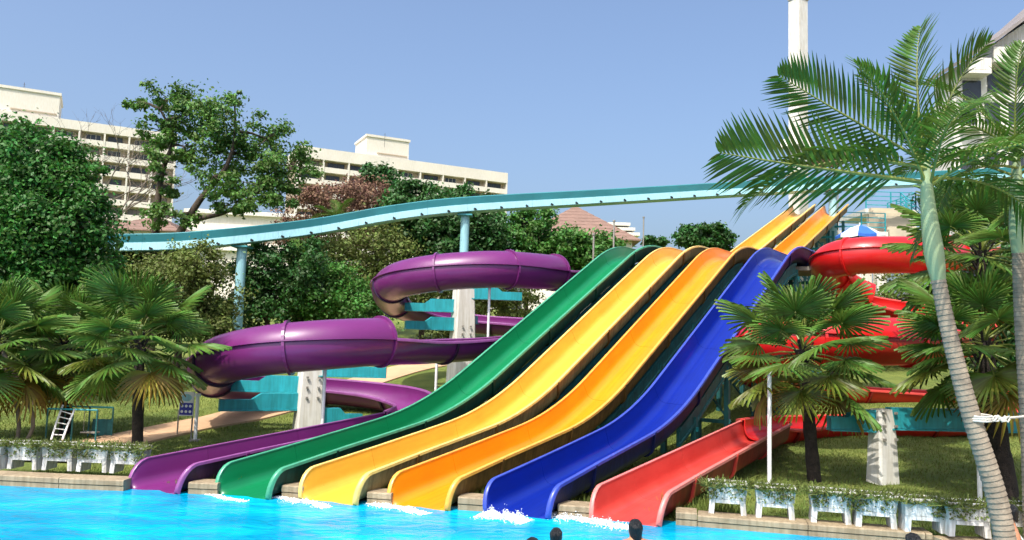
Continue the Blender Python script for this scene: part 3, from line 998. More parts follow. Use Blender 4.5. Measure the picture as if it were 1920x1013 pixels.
# ------------------------------------------------------------------ buildings
def hotel_wing(label, p0, p1, ztop, zlow, nb, floors, seed, penth, top_h=1.9):
    rnd = random.Random(seed)
    p0, p1 = Vector(p0), Vector(p1)
    d = (p1 - p0); Lw = d.length; d.normalize()
    n = Vector((d.y, -d.x, 0))                           # facade side
    if n.y > 0: n = -n
    az = math.atan2(d.y, d.x)
    base = (p0 + p1) / 2
    root = thing('hotel_wing', label, 'building', (base.x, base.y, 6))
    def B(u0, u1, w0, w1, z0, z1, name, m):
        c = p0 + d * ((u0 + u1) / 2) + n * ((w0 + w1) / 2)
        return MB().box((c.x, c.y, (z0 + z1) / 2), (u1 - u0, w1 - w0, z1 - z0), az).build(name, m, root)
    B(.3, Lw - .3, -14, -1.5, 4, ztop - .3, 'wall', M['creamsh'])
    B(0, Lw, -14.2, .1, ztop - top_h, ztop, 'roof_parapet', M['cream'])
    fh = 3.0
    bw = Lw / nb
    wn_ = None
    for k in range(nb + 1):
        u = min(max(k * bw, .18), Lw - .18)
        B(u - .17, u + .17, -1.45, .06, 4, ztop - top_h - .01, 'fin', M['cream'])
    for f in range(floors):
        z = ztop - top_h - (f + 1) * fh + .35
        B(.02, Lw - .02, -1.48, .0, z - .2, z, 'floor_slab', M['cream'])
        for k in range(nb):
            B(k * bw + .2, (k + 1) * bw - .2, -.16, -.02, z + .005, z + 1.02, 'balcony_parapet', M['cream'])
            w = bw * (.5 + .2 * rnd.random())
            off = (bw - w) * rnd.choice((.35, .5, .62))
            u0 = k * bw + off
            c = p0 + d * (u0 + w / 2) + n * (-1.46)
            if wn_ is None:
                q = MB()
                q.box((0, 0, 0), (1, .06, 1), mi=0)
                for sx in (-.5, -.17, .17, .5):
                    q.box((sx, -.05, 0), (.03, .07, 1.02), mi=1)
                for sz in (-.5, .5):
                    q.box((0, -.05, sz), (1.03, .075, .03), mi=1)
                wn_ = [q.data('window', [M['glassdark'], M['mullion']]), q.data('window', [M['curtain'], M['mullion']]), q.data('window', [M['glassdark'], M['cream']])]
            o = link('window', rnd.choice((wn_[0], wn_[0], wn_[1], wn_[2])), root)
            o.location = Vector((c.x, c.y, z + 1.28))
            o.rotation_euler = (0, 0, az)
            o.scale = (w, 1, 2.2)
    for (u0, u1, zz, nm) in penth:
        B(u0, u1, -11, -1.0, ztop + .005, ztop + zz, 'penthouse', M['cream'])
        B(u0 - .25, u1 + .25, -11.2, -.75, ztop + zz + .005, ztop + zz + .55, 'penthouse_cornice', M['cream'])
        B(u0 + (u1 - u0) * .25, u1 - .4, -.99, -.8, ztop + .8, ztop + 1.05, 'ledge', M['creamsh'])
    a = p0 + d * (Lw * .2)
    return root, B

zt = 45.0
A0, A1 = P(40, 216, 157.5), P(333, 254, 171)
A0 = Vector((A0.x, A0.y, 0)); A1 = Vector((A1.x, A1.y, 0))
dA = (A1 - A0).normalized()
A0 = A1 - dA * 42
hotel_wing('cream hotel wing on the left with balconies and tall penthouse', A0, A1, P(200, 235, 165).z, 8, 9, 11, 3, [(8.0, 19.3, 4.9, '')])
B0, B1 = P(560, 276, 178.5), P(952, 328, 202)
B0 = Vector((B0.x, B0.y, 0)); B1 = Vector((B1.x, B1.y, 0))
rt, BB = hotel_wing('cream hotel wing in the middle with square penthouse', B0, B1, P(800, 306, 193).z, 8, 9, 11, 5, [(16.0, 26.5, 4.6, '')], top_h=2.6)
for lab, px, py, Y in (('thin aerial on the left hotel penthouse', 46, 155, 160), ('thin aerial on the middle hotel penthouse', 722, 250, 186)):
    p = P(px, py, Y)
    mb = MB(); mb.tube([(p.x, p.y, p.z - 3.4), p], .05, 6)
    for k in range(3): mb.bar((p.x - .3, p.y, p.z - .4 - k * .5), (p.x + .3, p.y, p.z - .4 - k * .5), .03)
    tag(mb.build('aerial', M['mullion']), lab, 'aerial', 'roof aerials')

def house(label, x0, x1, y0, y1, zb, ze, zr, oh=.8, rows=10, wall='cream', wins=4, name='tiled_house'):
    cx, cy = (x0 + x1) / 2, (y0 + y1) / 2
    root = thing(name, label, 'house', (cx, cy, zb))
    MB().box((cx, cy, (zb + ze) / 2), (x1 - x0, y1 - y0, ze - zb)).build('wall', M[wall], root)
    # stepped courses of tiles up to the ridge
    X, Yh = (x1 - x0) / 2 + oh, (y1 - y0) / 2 + oh
    ins = min(X, Yh)
    for k in range(rows):
        a, b = k / rows, (k + 1) / rows
        r0 = [(sx * (X - ins * a), sy * (Yh - ins * a)) for sx, sy in ((-1, -1), (1, -1), (1, 1), (-1, 1))]
        r1 = [(sx * (X - ins * b + .0), sy * (Yh - ins * b + .0)) for sx, sy in ((-1, -1), (1, -1), (1, 1), (-1, 1))]
        za, zb_ = ze + (zr - ze) * a, ze + (zr - ze) * b
        mb = MB()
        mb.rings([[Vector((cx + p[0], cy + p[1], za - .08)) for p in r0], [Vector((cx + p[0], cy + p[1], za + .05)) for p in r0],
                  [Vector((cx + p[0], cy + p[1], zb_ + .0)) for p in r1]], caps=True)
        mb.build('tile_course', M['rooftile'], root)
    for k in range(wins):
        w = (x1 - x0) / wins
        mb = MB(); mb.box((x0 + w * (k + .5), y0 - .03, ze - 1.5), (w * .5, .08, 1.4), mi=0)
        mb.box((x0 + w * (k + .5), y0 - .05, ze - .75), (w * .56, .14, .1), mi=1)
        mb.build('window', [M['glassdark'], M['cream']], root)
    return root
a, b = P(985, 450, 82), P(1200, 447, 82)
house('large house with salmon hipped roof behind the round trees', a.x, b.x - .8, 82, 94, 6, P(1100, 449, 82).z, P(1085, 388, 88).z)
a, b = P(197, 432, 80), P(330, 432, 80)
house('small pavilion with red hipped roof below the left hotel', a.x, b.x, 80, 88, 6, P(250, 432, 80).z, P(240, 405, 84).z, rows=5, wins=3, name='pavilion')
# long white annex behind the trees
a, b = P(330, 440, 112), P(640, 440, 118)
an = thing('white_annex', 'long white low building glimpsed behind the tall tree', 'building', ((a.x + b.x) / 2, 120, 7))
za = P(480, 398, 115).z
MB().box(((a.x + b.x) / 2, 120, (7 + za) / 2), (b.x - a.x, 10, za - 7), R(10)).build('wall', M['cream'], an)
for k in range(3):
    MB().box(((a.x + b.x) / 2, 119.6, za - .4 - k * 2.6), (b.x - a.x + .8, 10.6, .5), R(10)).build('ledge', M['white'], an)
a, b = P(185, 470, 66), P(320, 470, 66)
g = thing('garden_building', 'white low building under the left end of the aqua channel', 'building', ((a.x + b.x) / 2, 68, 4))
MB().box(((a.x + b.x) / 2, 68, (4 + P(250, 462, 66).z) / 2), (b.x - a.x, 4, P(250, 462, 66).z - 4)).build('wall', M['cream'], g)
MB().box(((a.x + b.x) / 2, 68, P(250, 462, 66).z + .1), (b.x - a.x + .6, 4.6, .25)).build('roof_slab', M['white'], g)
for k in range(3):
    MB().box((a.x + 1 + k * 2, 65.97, P(250, 492, 66).z), (1.0, .08, 1.2)).build('window', M['glassdark'], g)
for k, (px, py) in enumerate(((885, 385), (1180, 418))):
    pass
# far small white building behind the tiled house
a, b = P(1140, 420, 130), P(1182, 420, 130)
g = thing('far_white_block', 'small white stepped block behind the salmon roof', 'building', ((a.x + b.x) / 2, 133, 8))
for k in range(3):
    z = P(1160, 416 + k * 9, 130).z
    MB().box(((a.x + b.x) / 2 + k * .8, 133, z - .35), (b.x - a.x, 6 - k * .05, .5)).build('balcony_slab', M['white'], g)
z = P(1160, 417, 130).z
MB().box(((a.x + b.x) / 2 + .8, 133.6, (8 + z) / 2 - .4), (b.x - a.x - .6, 4, z - 8 - .6)).build('wall', M['cream'], g)
# hotel corner at the upper right
Yh = 52.0
def ph(px, py, dy=0): 
    q = P(px, py, Yh); return Vector((q.x, Yh + dy, q.z))
hr = thing('gabled_hotel', 'white hotel with sloping grey eave at the upper right corner', 'building', (ph(1900, 500).x, Yh, 5))
gb = MB()
poly = [ph(1788, 560), ph(2200, 560), ph(2200, -120), ph(2040, -60), ph(1922, 44), ph(1850, 92), ph(1788, 128)]
poly[0].z = 4; poly[1].z = 4
gb.rings([poly, [p + Vector((0, 2.4, 0)) for p in poly]], caps=True)
gb.build('wall', M['white'], hr)
ev = [(1775, 132), (1850, 86), (1922, 32), (2040, -74)]
mb = MB()
rr = []
for px, py in ev:
    p = ph(px, py)
    rr.append([p + Vector((0, -1.3, -.1)), p + Vector((0, -1.3, .16)), p + Vector((0, 2.8, .18)), p + Vector((0, 2.8, -.08))])
mb.rings(rr, caps=True)
mb.build('roof_eave', M['roofgrey'], hr)
for k, (pa, pb, ya, yb, hgt) in enumerate(((1800, 1842, 118, 100, .9), (1846, 1895, 98, 78, 1.0), (1899, 1960, 86, 62, 1.1))):
    a, b = ph(pa, ya + 28), ph(pb, ya + 28)
    MB().box(((a.x + b.x) / 2, Yh - .55, a.z + .1), (b.x - a.x, 1.0, .22)).build('balcony_slab', M['white'], hr)
    MB().box(((a.x + b.x) / 2, Yh - 1.0, a.z + .62), (b.x - a.x, .12, .8)).build('balcony_front', M['white'], hr)
    MB().box(((a.x + b.x) / 2, Yh - .03, a.z - .95), (b.x - a.x - .3, .1, 1.5)).build('window', M['glassdark'], hr)
for f in range(4):
    for k in range(4):
        a = ph(1815 + k * 45, 215 + f * 95)
        MB().box((a.x, Yh - .03, a.z), (1.0, .1, 1.6)).build('window', M['glassdark'], hr)
        MB().box((a.x, Yh - .4, a.z - 1.0), (1.4, .8, .14)).build('balcony_slab', M['white'], hr)

# ------------------------------------------------------------------ trees
def leaf_mesh(cents, outs, size, rng, elong=1.7):
    n = len(cents)
    up = np.array([0, 0, 1.0])
    nrm = outs * .55 + rng.normal(size=(n, 3)) * .55 + up * .45
    nrm /= np.linalg.norm(nrm, axis=1, keepdims=True)
    r = rng.normal(size=(n, 3))
    a = np.cross(nrm, r); a /= np.linalg.norm(a, axis=1, keepdims=True)
    b = np.cross(nrm, a)
    s = size * (0.6 + .8 * rng.random((n, 1)))
    v = np.empty((n, 4, 3))
    v[:, 0] = cents - a * s * elong * .5
    v[:, 1] = cents + b * s * .5 + nrm * s * .12
    v[:, 2] = cents + a * s * elong * .5 - up * s * .15
    v[:, 3] = cents - b * s * .5 + nrm * s * .12
    return v.reshape(-1, 3)

def quads_object(name, verts, material, parent):
    nq = len(verts) // 4
    me = bpy.data.meshes.new(name)
    me.vertices.add(nq * 4)
    me.vertices.foreach_set('co', verts.astype(np.float32).ravel())
    me.loops.add(nq * 4)
    me.loops.foreach_set('vertex_index', np.arange(nq * 4, dtype=np.int32))
    me.polygons.add(nq)
    me.polygons.foreach_set('loop_start', np.arange(0, nq * 4, 4, dtype=np.int32))
    me.polygons.foreach_set('loop_total', np.full(nq, 4, dtype=np.int32))
    me.materials.append(material)
    me.update(calc_edges=True)
    return link(name, me, parent)

def tree(name, label, base, blobs, leafmat, nleaf, size, trunk_r=.16, barkm='bark', stems=None, clump=.42, nclump=16, group='trees behind the slides', cat='tree', twig=True):
    """blobs: (centre, radius vector); leaves gather in clumps spread through each blob"""
    base = Vector(base)
    root = thing(name, label, cat, base, group)
    rng = np.random.default_rng(abs(hash(label)) % 1000 if False else sum(map(ord, label)))
    tm = MB()
    top = max((b[0] for b in blobs), key=lambda c: c.z)
    mid = sum((b[0] for b in blobs), Vector()) / len(blobs)
    fork = base.lerp(Vector((mid.x, mid.y, mid.z)), .5)
    fork.x = base.x * .6 + mid.x * .4
    if stems is None:
        tm.tube([base - Vector((0, 0, .4)), base.lerp(fork, .5) + Vector((.1, 0, 0)), fork], [trunk_r * 1.25, trunk_r, trunk_r * .8], 9)
        starts = [fork]
    else:
        starts = []
        for st in stems:
            pts, _ = catmull(st[0], 5)
            rr = np.linspace(st[1], st[2], len(pts))
            tm.tube(pts, list(rr), 9)
            starts += pts[len(pts) // 3:]
    tm.build('trunk', M[barkm], root, True)
    vol = np.array([b[1][0] * b[1][1] * b[1][2] for b in blobs]) ** .67
    vol /= vol.sum()
    allv = []
    for (c, r), wgt in zip(blobs, vol):
        lm = MB()
        s0 = min(starts, key=lambda q: (q - c).length)
        lm.tube([s0, s0.lerp(c, .5) + Vector((0, 0, .06 * (c - s0).length)), c], [trunk_r * .5, trunk_r * .32, trunk_r * .14], 6)
        nk = max(4, int(nclump * len(blobs) * wgt))
        dirs = rng.normal(size=(nk, 3)); dirs /= np.linalg.norm(dirs, axis=1, keepdims=True)
        rad = (.35 + .80 * rng.random((nk, 1)) ** .6)
        cc = np.array(c[:]) + dirs * rad * np.array(r)
        nl = int(nleaf * wgt / nk) + 1
        cr = clump * min(r)
        for k in range(nk):
            sz = cr * (.6 + .8 * rng.random())
            loc = rng.normal(size=(nl, 3)) * np.array([1, 1, .6]) * sz
            pts = cc[k] + loc
            out = loc / (np.linalg.norm(loc, axis=1, keepdims=True) + 1e-6) * .5 + dirs[k] * .5
            allv.append(leaf_mesh(pts, out, size, rng))
            if twig and k % 2 == 0:
                lm.tube([c, Vector(cc[k])], [trunk_r * .13, trunk_r * .05], 4, caps=False)
        lm.build('limb', M[barkm], root, True)
    quads_object('crown', np.concatenate(allv), leafmat, root)
    return root

def blob(px, py, Y, rx, ry, depth=1.0):
    k = Y / F_PX
    return (P(px, py, Y), (rx * k, rx * k * depth, ry * k))

tree('broadleaf_tree', 'big dense bright green tree at the left edge', gp(80, 26.5),
     [blob(55, 325, 26, 92, 78), blob(105, 420, 26, 92, 80), blob(10, 430, 26, 90, 110), blob(130, 500, 26.3, 75, 55), blob(40, 530, 26, 95, 60), blob(-20, 300, 27, 60, 60), blob(95, 275, 26, 34, 24), blob(160, 330, 26, 30, 26), blob(185, 440, 26, 26, 24), blob(150, 385, 26.4, 40, 24), blob(45, 250, 26, 34, 22), blob(180, 520, 26, 34, 30)],
     M['leafbright'], 60000, .085, .26, clump=.24, nclump=46, group='trees left of the purple slide')
Yt = 40
def pt_(px, py, dy=0): return P(px, py, Yt + dy)
tree('tall_tree', 'tall airy tree with forked trunk before the hotels', gp(290, Yt),
     [blob(258, 190, Yt, 24, 18), blob(315, 185, Yt, 48, 26), blob(355, 215, Yt + .5, 42, 40), blob(300, 245, Yt, 36, 28), blob(345, 275, Yt, 40, 28), blob(300, 300, Yt - 1, 30, 22), blob(425, 225, Yt, 42, 45), blob(440, 290, Yt + 1, 62, 42),
      blob(500, 260, Yt + 1, 40, 40), blob(545, 310, Yt, 48, 42), blob(480, 345, Yt, 60, 32), blob(400, 330, Yt - 1, 40, 28), blob(320, 350, Yt, 34, 20), blob(320, 405, Yt - 1, 48, 24), blob(440, 380, Yt - 1, 60, 22), blob(525, 365, Yt, 40, 22), blob(440, 185, Yt, 14, 14)],
     M['tallleaf'], 23000, .115, .2, stems=[([gp(285, Yt) - Vector((0, 0, .5)), pt_(290, 470), pt_(293, 400), pt_(305, 320), pt_(325, 260), pt_(300, 205)], .26, .05),
                                          ([pt_(300, 500), pt_(335, 440), pt_(375, 375), pt_(420, 320), pt_(440, 260), pt_(440, 190)], .24, .04),
                                          ([pt_(375, 410), pt_(430, 395), pt_(490, 355), pt_(545, 320)], .13, .04)], clump=.27, nclump=14, group='trees left of the purple slide')
BT = [
 ('leafy_tree', 'brown half bare tree in front of the middle hotel', 640, 400, 49, [(640, 378, 72, 36), (590, 395, 60, 36), (690, 372, 50, 36), (560, 430, 55, 32), (650, 435, 80, 36)], 'leafbrown', 6500, .17),
 ('leafy_tree', 'olive brown thicket tree left of the upper purple tube', 690, 500, 44, [(700, 470, 60, 60), (650, 520, 60, 60), (720, 530, 40, 60), (600, 480, 60, 40)], 'leafolive', 7000, .17),
 ('leafy_tree', 'dark evergreen tree below the hotel penthouse', 710, 360, 52, [(700, 335, 30, 22), (725, 340, 26, 26), (730, 400, 30, 50)], 'leafdark', 2600, .22),
 ('leafy_tree', 'dark glossy tree left of the middle aqua column', 790, 420, 46, [(770, 375, 44, 38), (800, 400, 60, 45), (775, 450, 55, 45), (830, 450, 45, 40)], 'leafdark', 8000, .22),
 ('leafy_tree', 'dark tree right behind the middle aqua column', 870, 420, 47, [(865, 380, 45, 30), (890, 430, 50, 45), (915, 460, 45, 40), (850, 470, 40, 40)], 'leafdark', 6500, .22),
 ('leafy_tree', 'rounded green tree under the middle of the channel', 985, 450, 50, [(985, 425, 55, 34), (950, 455, 60, 40), (1020, 460, 55, 42), (985, 490, 80, 36)], 'leafmid', 8000, .22),
 ('leafy_tree', 'rounded green tree left of the green slide crest', 1080, 460, 48, [(1070, 458, 44, 24), (1100, 470, 52, 38), (1050, 485, 50, 34), (1130, 480, 30, 24)], 'leafmid', 6500, .22),
 ('leafy_tree', 'small tree top left of the upper yellow slide', 1300, 440, 62, [(1292, 440, 22, 18), (1312, 448, 20, 20)], 'leafdark', 2600, .26),
 ('leafy_tree', 'small tree top beside the upper yellow slide', 1335, 440, 60, [(1335, 438, 22, 18), (1350, 452, 22, 20)], 'leafdark', 2600, .26),
 ('leafy_tree', 'tiny far tree behind the yellow crest', 1225, 455, 75, [(1216, 452, 12, 9), (1236, 455, 14, 9)], 'leafdark', 900, .3),
 ('leafy_tree', 'light green shrub tree below the left end of the channel', 250, 520, 34, [(235, 495, 40, 32), (275, 520, 45, 40), (215, 545, 45, 40), (330, 500, 40, 34)], 'leafolive', 6500, .14),
 ('leafy_tree', 'shady tree behind the left fan palm', 330, 560, 32, [(330, 545, 60, 50), (270, 590, 60, 50), (390, 560, 50, 60), (370, 500, 40, 40), (400, 620, 50, 50)], 'leafolive', 8000, .14),
 ('leafy_tree', 'dense dark thicket tree right of the first aqua column', 500, 530, 36, [(485, 500, 45, 48), (520, 550, 55, 48), (470, 570, 40, 40), (560, 500, 50, 45)], 'leafdark', 8500, .15),
 ('leafy_tree', 'green thicket tree between the purple coils', 610, 540, 37, [(600, 545, 55, 50), (650, 570, 50, 50), (570, 580, 45, 40), (690, 590, 40, 50)], 'leafmid', 8000, .15),
 ('leafy_tree', 'shady low tree under the big left tree', 110, 590, 30, [(100, 580, 70, 45), (180, 600, 55, 50), (30, 590, 60, 50), (150, 660, 80, 45)], 'leafdark', 8000, .14),
 ('leafy_tree', 'olive tree seen through the upper purple coil', 830, 570, 42, [(800, 545, 60, 40), (900, 540, 60, 40), (960, 560, 50, 40), (860, 600, 60, 40)], 'leafolive', 7000, .17),
 ('leafy_tree', 'olive shrub tree behind the gaps of the red coil', 1660, 590, 40, [(1600, 575, 60, 45), (1690, 560, 60, 45), (1760, 590, 60, 50), (1660, 640, 90, 50), (1540, 620, 50, 50)], 'leafolive', 6500, .17),
 ('leafy_tree', 'dark hedge tree behind the right palm crown', 1830, 400, 38, [(1800, 375, 60, 30), (1880, 380, 60, 36), (1840, 420, 70, 40), (1930, 430, 50, 60)], 'leafdark', 7000, .18),
 ('leafy_tree', 'dark tree behind the red coil at right edge', 1880, 570, 33, [(1880, 520, 70, 60), (1900, 620, 70, 60), (1840, 570, 50, 50), (1900, 690, 60, 40)], 'leafdark', 8000, .15),
]
for nm, lab, px, py, Y, bl, lmk, nl, sz in BT:
    tree(nm, lab, gp(px, Y), [blob(a, b, Y + (i % 3 - 1) * .6, c, d) for i, (a, b, c, d) in enumerate(bl)], M[lmk], int(nl * 2.3), sz * .62, .15, clump=.27, nclump=26)

# bare tree in front of the left hotel
def bare_tree(label, px, Y, top_py, seed):
    rnd = random.Random(seed)
    b = gp(px, Y)
    root = thing('bare_tree', label, 'tree', b, 'trees left of the purple slide')
    H = P(px, top_py, Y).z - b.z
    tm, lm = MB(), MB()
    fork = b + Vector((.2, 0, H * .45))
    tm.tube([b - Vector((0, 0, .3)), b + Vector((-.1, 0, H * .25)), fork], [.2, .16, .12], 8)
    tm.build('trunk', M['barkpale'], root, True)
    def br(p, d, ln, r, dep):
        e = p + d * ln
        m_ = p.lerp(e, .5) + Vector((rnd.uniform(-.1, .1), 0, rnd.uniform(-.05, .1))) * ln
        lm.tube([p, m_, e], [r, r * .8, r * .6], 5 if dep < 2 else 3, caps=False)
        if dep >= 5: return
        for k in range(3 if dep < 4 else 2):
            nd = (d + Vector((rnd.gauss(0, .5), rnd.gauss(0, .4), rnd.gauss(.05, .3)))).normalized()
            br(p.lerp(e, rnd.uniform(.6, 1)), nd, ln * rnd.uniform(.6, .8), r * .6, dep + 1)
    for k in range(5):
        a = k * 1.26
        br(fork, Vector((math.cos(a) * .6, math.sin(a) * .5, .8)).normalized(), H * .22, .07, 0)
    lm.build('limbs', M['barkpale'], root, True)
bare_tree('leafless pale tree in front of the left hotel', 175, 46, 215, 4)

# ------------------------------------------------------------------ palms
def fan_leaf(seed, kind):
    rnd = random.Random(seed)
    mb = MB()
    Lp, Rb = .95, .78
    mb.tube([(0, 0, 0), (Lp * .5, 0, .05), (Lp, 0, 0)], [.022, .014, .01], 5, 1)
    nseg = 30
    a0 = R(142)
    da = 2 * a0 / nseg
    droop = .34 if kind == 'dead' else .16
    for k in range(nseg):
        a = -a0 + da * (k + .5)
        Lk = Rb * (.68 + .32 * math.cos(a * .62)) * rnd.uniform(.92, 1.06)
        tip_d = rnd.uniform(.0, .2) + (.25 if kind == 'dead' else 0)
        tw = rnd.uniform(-.03, .03)
        def q(r, off, lift):
            an = a + off + tw * r
            z = lift - droop * (r / Rb) ** 2 * Rb - (tip_d * max(0, r / Lk - .55) ** 1.5) - .16 * abs(math.sin(an)) * r
            return (Lp + math.cos(an) * r, math.sin(an) * r, z + .10 * r)
        rs = [.02, Lk * .3, Lk * .56, Lk * .8, Lk]
        ws = [da / 2, da / 2, da * .40, da * .20, da * .01]
        for sgn in (-1, 1):
            vs = []
            for r, w in zip(rs, ws):
                vs.append(q(r, 0, .030 * r / Rb * 1.1))
                vs.append(q(r, sgn * w, -.012))
            fs = [(2 * i, 2 * i + 1, 2 * i + 3, 2 * i + 2) for i in range(4)]
            mb.add(vs, fs if sgn > 0 else [f[::-1] for f in fs], 0)
    return mb
FAN = {}
for kind, mk in (('green', 'fan'), ('old', 'fanolive'), ('dead', 'fanyellow')):
    FAN[kind] = [fan_leaf(i + 10 * len(kind), kind).data('frond', [M[mk], M['petiole']]) for i in range(3)]

def orient(d, roll=0.0):
    d = d.normalized()
    up = Vector((0, 0, 1)) if abs(d.z) < .97 else Vector((-1, 0, 0))
    y = up.cross(d).normalized()
    z = d.cross(y)
    return (Matrix((d, y, z)).transposed() @ Matrix.Rotation(roll, 3, 'X')).to_4x4()

def fan_palm(label, base, crown, scale, n=36, seed=1, trunk_r=.11, trunks=None, ndead=2, bark='barkdark', low=-50):
    rnd = random.Random(seed)
    base, crown = Vector(base), Vector(crown)
    root = thing('fan_palm', label, 'palm', base, 'fan palms')
    mb = MB()
    if trunks is None:
        rings = []
        pts = [base.lerp(crown, t) for t in np.linspace(-.06, 1, 18)]
        rad = [trunk_r * (1.15 - .25 * t + rnd.uniform(-.08, .08)) for t in np.linspace(0, 1, 18)]
        mb.tube(pts, rad, 12)
    else:
        for t in trunks:
            mb.tube(catmull([Vector(q) for q in t] + [crown], 4)[0], .05, 8)
    mb.build('trunk', M[bark], root, True)
    mb = MB()                          # fibrous boots round the crown base
    for k in range(22):
        a = k * 2.4; z = -.55 + k * .028
        o = crown + Vector((math.cos(a) * trunk_r * .9, math.sin(a) * trunk_r * .9, z))
        mb.bar(o, o + Vector((math.cos(a) * .13, math.sin(a) * .13, .2)), .05, .02)
    mb.build('leaf_bases', M['barkdark'], root)
    for k in range(n):
        t = k / (n - 1)
        az = k * 2.39996 + rnd.uniform(-.2, .2)
        el = R(82 - (82 - low) * t ** .85) + rnd.uniform(-.1, .1)
        d = Vector((math.cos(az) * math.cos(el), math.sin(az) * math.cos(el), math.sin(el)))
        kind = 'green'
        if k >= n - ndead: kind = 'dead'
        elif t > .7 and rnd.random() < .4: kind = 'old'
        o = link('frond', FAN[kind][k % 3], root, True)
        s = scale * rnd.uniform(.85, 1.12) * (.75 + .25 * min(1, t * 4))
        o.matrix_local = Matrix.Translation(crown - base + Vector((0, 0, .12 - .35 * t))) @ orient(d, rnd.uniform(-.4, .4)) @ Matrix.Scale(s, 4)
    return root

FP1 = on_ground(1527, 903)
fan_palm('fan palm with dark trunk standing before the red coil', FP1, P(1505, 655, FP1.y), 1.12, 31, 3, .13)
FP2 = on_ground(1893, 942)
fan_palm('fan palm with thick dark trunk at the right edge', FP2, P(1845, 640, FP2.y + .3), 1.1, 38, 5, .16)
p = gp(1850, 17.5)
fan_palm('taller fan palm rising behind the ringed palm trunk', p, P(1840, 470, 17.5), 1.2, 34, 8, .13)
FP4 = on_ground(257, 853)
fan_palm('fan palm with dark trunk beside the purple mouth', FP4, P(262, 636, FP4.y), 1.10, 33, 12, .12, ndead=2, low=-38)
FP5 = on_ground(20, 833)
c5 = P(-5, 640, FP5.y)
fan_palm('fan palm with several thin stems at the left edge', FP5, c5, 1.15, 36, 15, ndead=4,
         trunks=[[FP5 + Vector((dx, dy, -.2)), FP5 + Vector((dx * 2.2, dy, .7))] for dx, dy in ((-.25, 0), (.0, .2), (.22, 0), (-.5, .1))], bark='barkpale')
p = gp(140, 21.5)
fan_palm('fan palm in the shade behind the walkway start', p, P(125, 640, 21.5), 1.15, 32, 19, .14)

def feather_leaf(seed, L=2.75, n=33, droop=.55, lf=.80, hang=.35):
    rnd = random.Random(seed)
    mb = MB()
    def rc(t):
        return Vector((L * t * (1 - .12 * t * t), .06 * math.sin(t * 3 + seed), .25 * L * t * .6 - droop * L * t ** 2.3 * .62))
    pts = [rc(t) for t in np.linspace(0, 1, 14)]
    mb.tube(pts, list(np.linspace(.03, .005, 14)), 6, 1)
    for k in range(n):
        t = .14 + .86 * k / (n - 1)
        p = rc(t)
        tg_ = (rc(min(1, t + .02)) - rc(t - .02)).normalized()
        ll = lf * (math.sin(math.pi * min(1, (.12 + t * .86))) ** .55) * rnd.uniform(.9, 1.08)
        sd0 = tg_.cross(Vector((0, 0, 1))).normalized()
        upv = sd0.cross(tg_)
        for s in (-1, 1):
            fwd = .55 + .5 * t
            d = (sd0 * s * 1.0 + tg_ * fwd + upv * (.42 + rnd.uniform(-.12, .18))).normalized()
            w = .027
            prev = None
            vs = []
            hg = hang * rnd.uniform(.6, 1.5)
            for r, ww in ((0, .4), (.3, 1), (.65, .8), (1, .05)):
                c = p + d * (ll * r) - Vector((0, 0, hg * ll * r * r))
                nrm = d.cross(tg_).normalized() * s
                wd = d.cross(nrm).normalized() * w * ww
                vs += [c - wd, c + nrm * .008 * ww, c + wd]
            fs = []
            for i in range(3):
                for j in range(2):
                    fs.append((i * 3 + j, i * 3 + j + 1, i * 3 + j + 4, i * 3 + j + 3))
            mb.add(vs, fs, 0)
    return mb
FEA = [feather_leaf(1).data('frond', [M['feather'], M['petiole']]), feather_leaf(2, droop=.8, hang=.5).data('frond', [M['feather'], M['petiole']]),
       feather_leaf(3, droop=.3, hang=.2, n=31).data('frond', [M['feather'], M['petiole']])]
def feather_palm(label, pts, shaft_from, fronds, r0, r1, scale):
    pts = [Vector(p) for p in pts]
    base = pts[0]
    root = thing('feather_palm', label, 'palm', base, 'feather palms')
    path, _ = catmull(pts, 30)
    acc = [0]
    for a, b in zip(path[:-1], path[1:]): acc.append(acc[-1] + (b - a).length)
    tot = acc[-1]
    arr = np.array([p[:] for p in path])
    at_ = lambda u: Vector([float(np.interp(u, acc, arr[:, k])) for k in range(3)])
    Ls = tot * shaft_from
    # stepped leaf-scar rings
    P_, R__ = [], []
    u = 0
    while u < Ls:
        rb = r0 + (r1 - r0) * (u / Ls)
        P_ += [at_(u), at_(u + .055), at_(u + .062)]
        R__ += [rb * 1.05, rb * .97, rb * 1.06]
        u += .075
    mb = MB(); mb.tube(P_, R__, 16)
    tr = mb.build('trunk', M['ringtrunk'], root, True, 25)
    us = np.linspace(Ls - .05, tot, 14)
    rr = [r1 * (1.0 + .55 * math.sin(min(1, k / 4) * math.pi / 2) - .95 * (k / 13) ** 1.4) for k in range(14)]
    MB().tube([at_(u) for u in us], [max(.03, q) for q in rr], 16).build('crownshaft', M['crownshaft'], root, True)
    top = at_(tot)
    for i, (sa, dy, sc, v, roll) in enumerate(fronds):
        a = R(sa)
        d = Vector((math.cos(a), dy, math.sin(a)))
        o = link('frond', FEA[v], root, True)
        st = at_(tot - (.30 if abs(roll) > 1 else .12 * (i % 4)))
        o.matrix_local = Matrix.Translation(st - base) @ orient(d, roll) @ Matrix.Scale(sc * scale, 4)
    return root
YP = 11.2
g0 = P(1892, 1030, YP); g0.z = .15
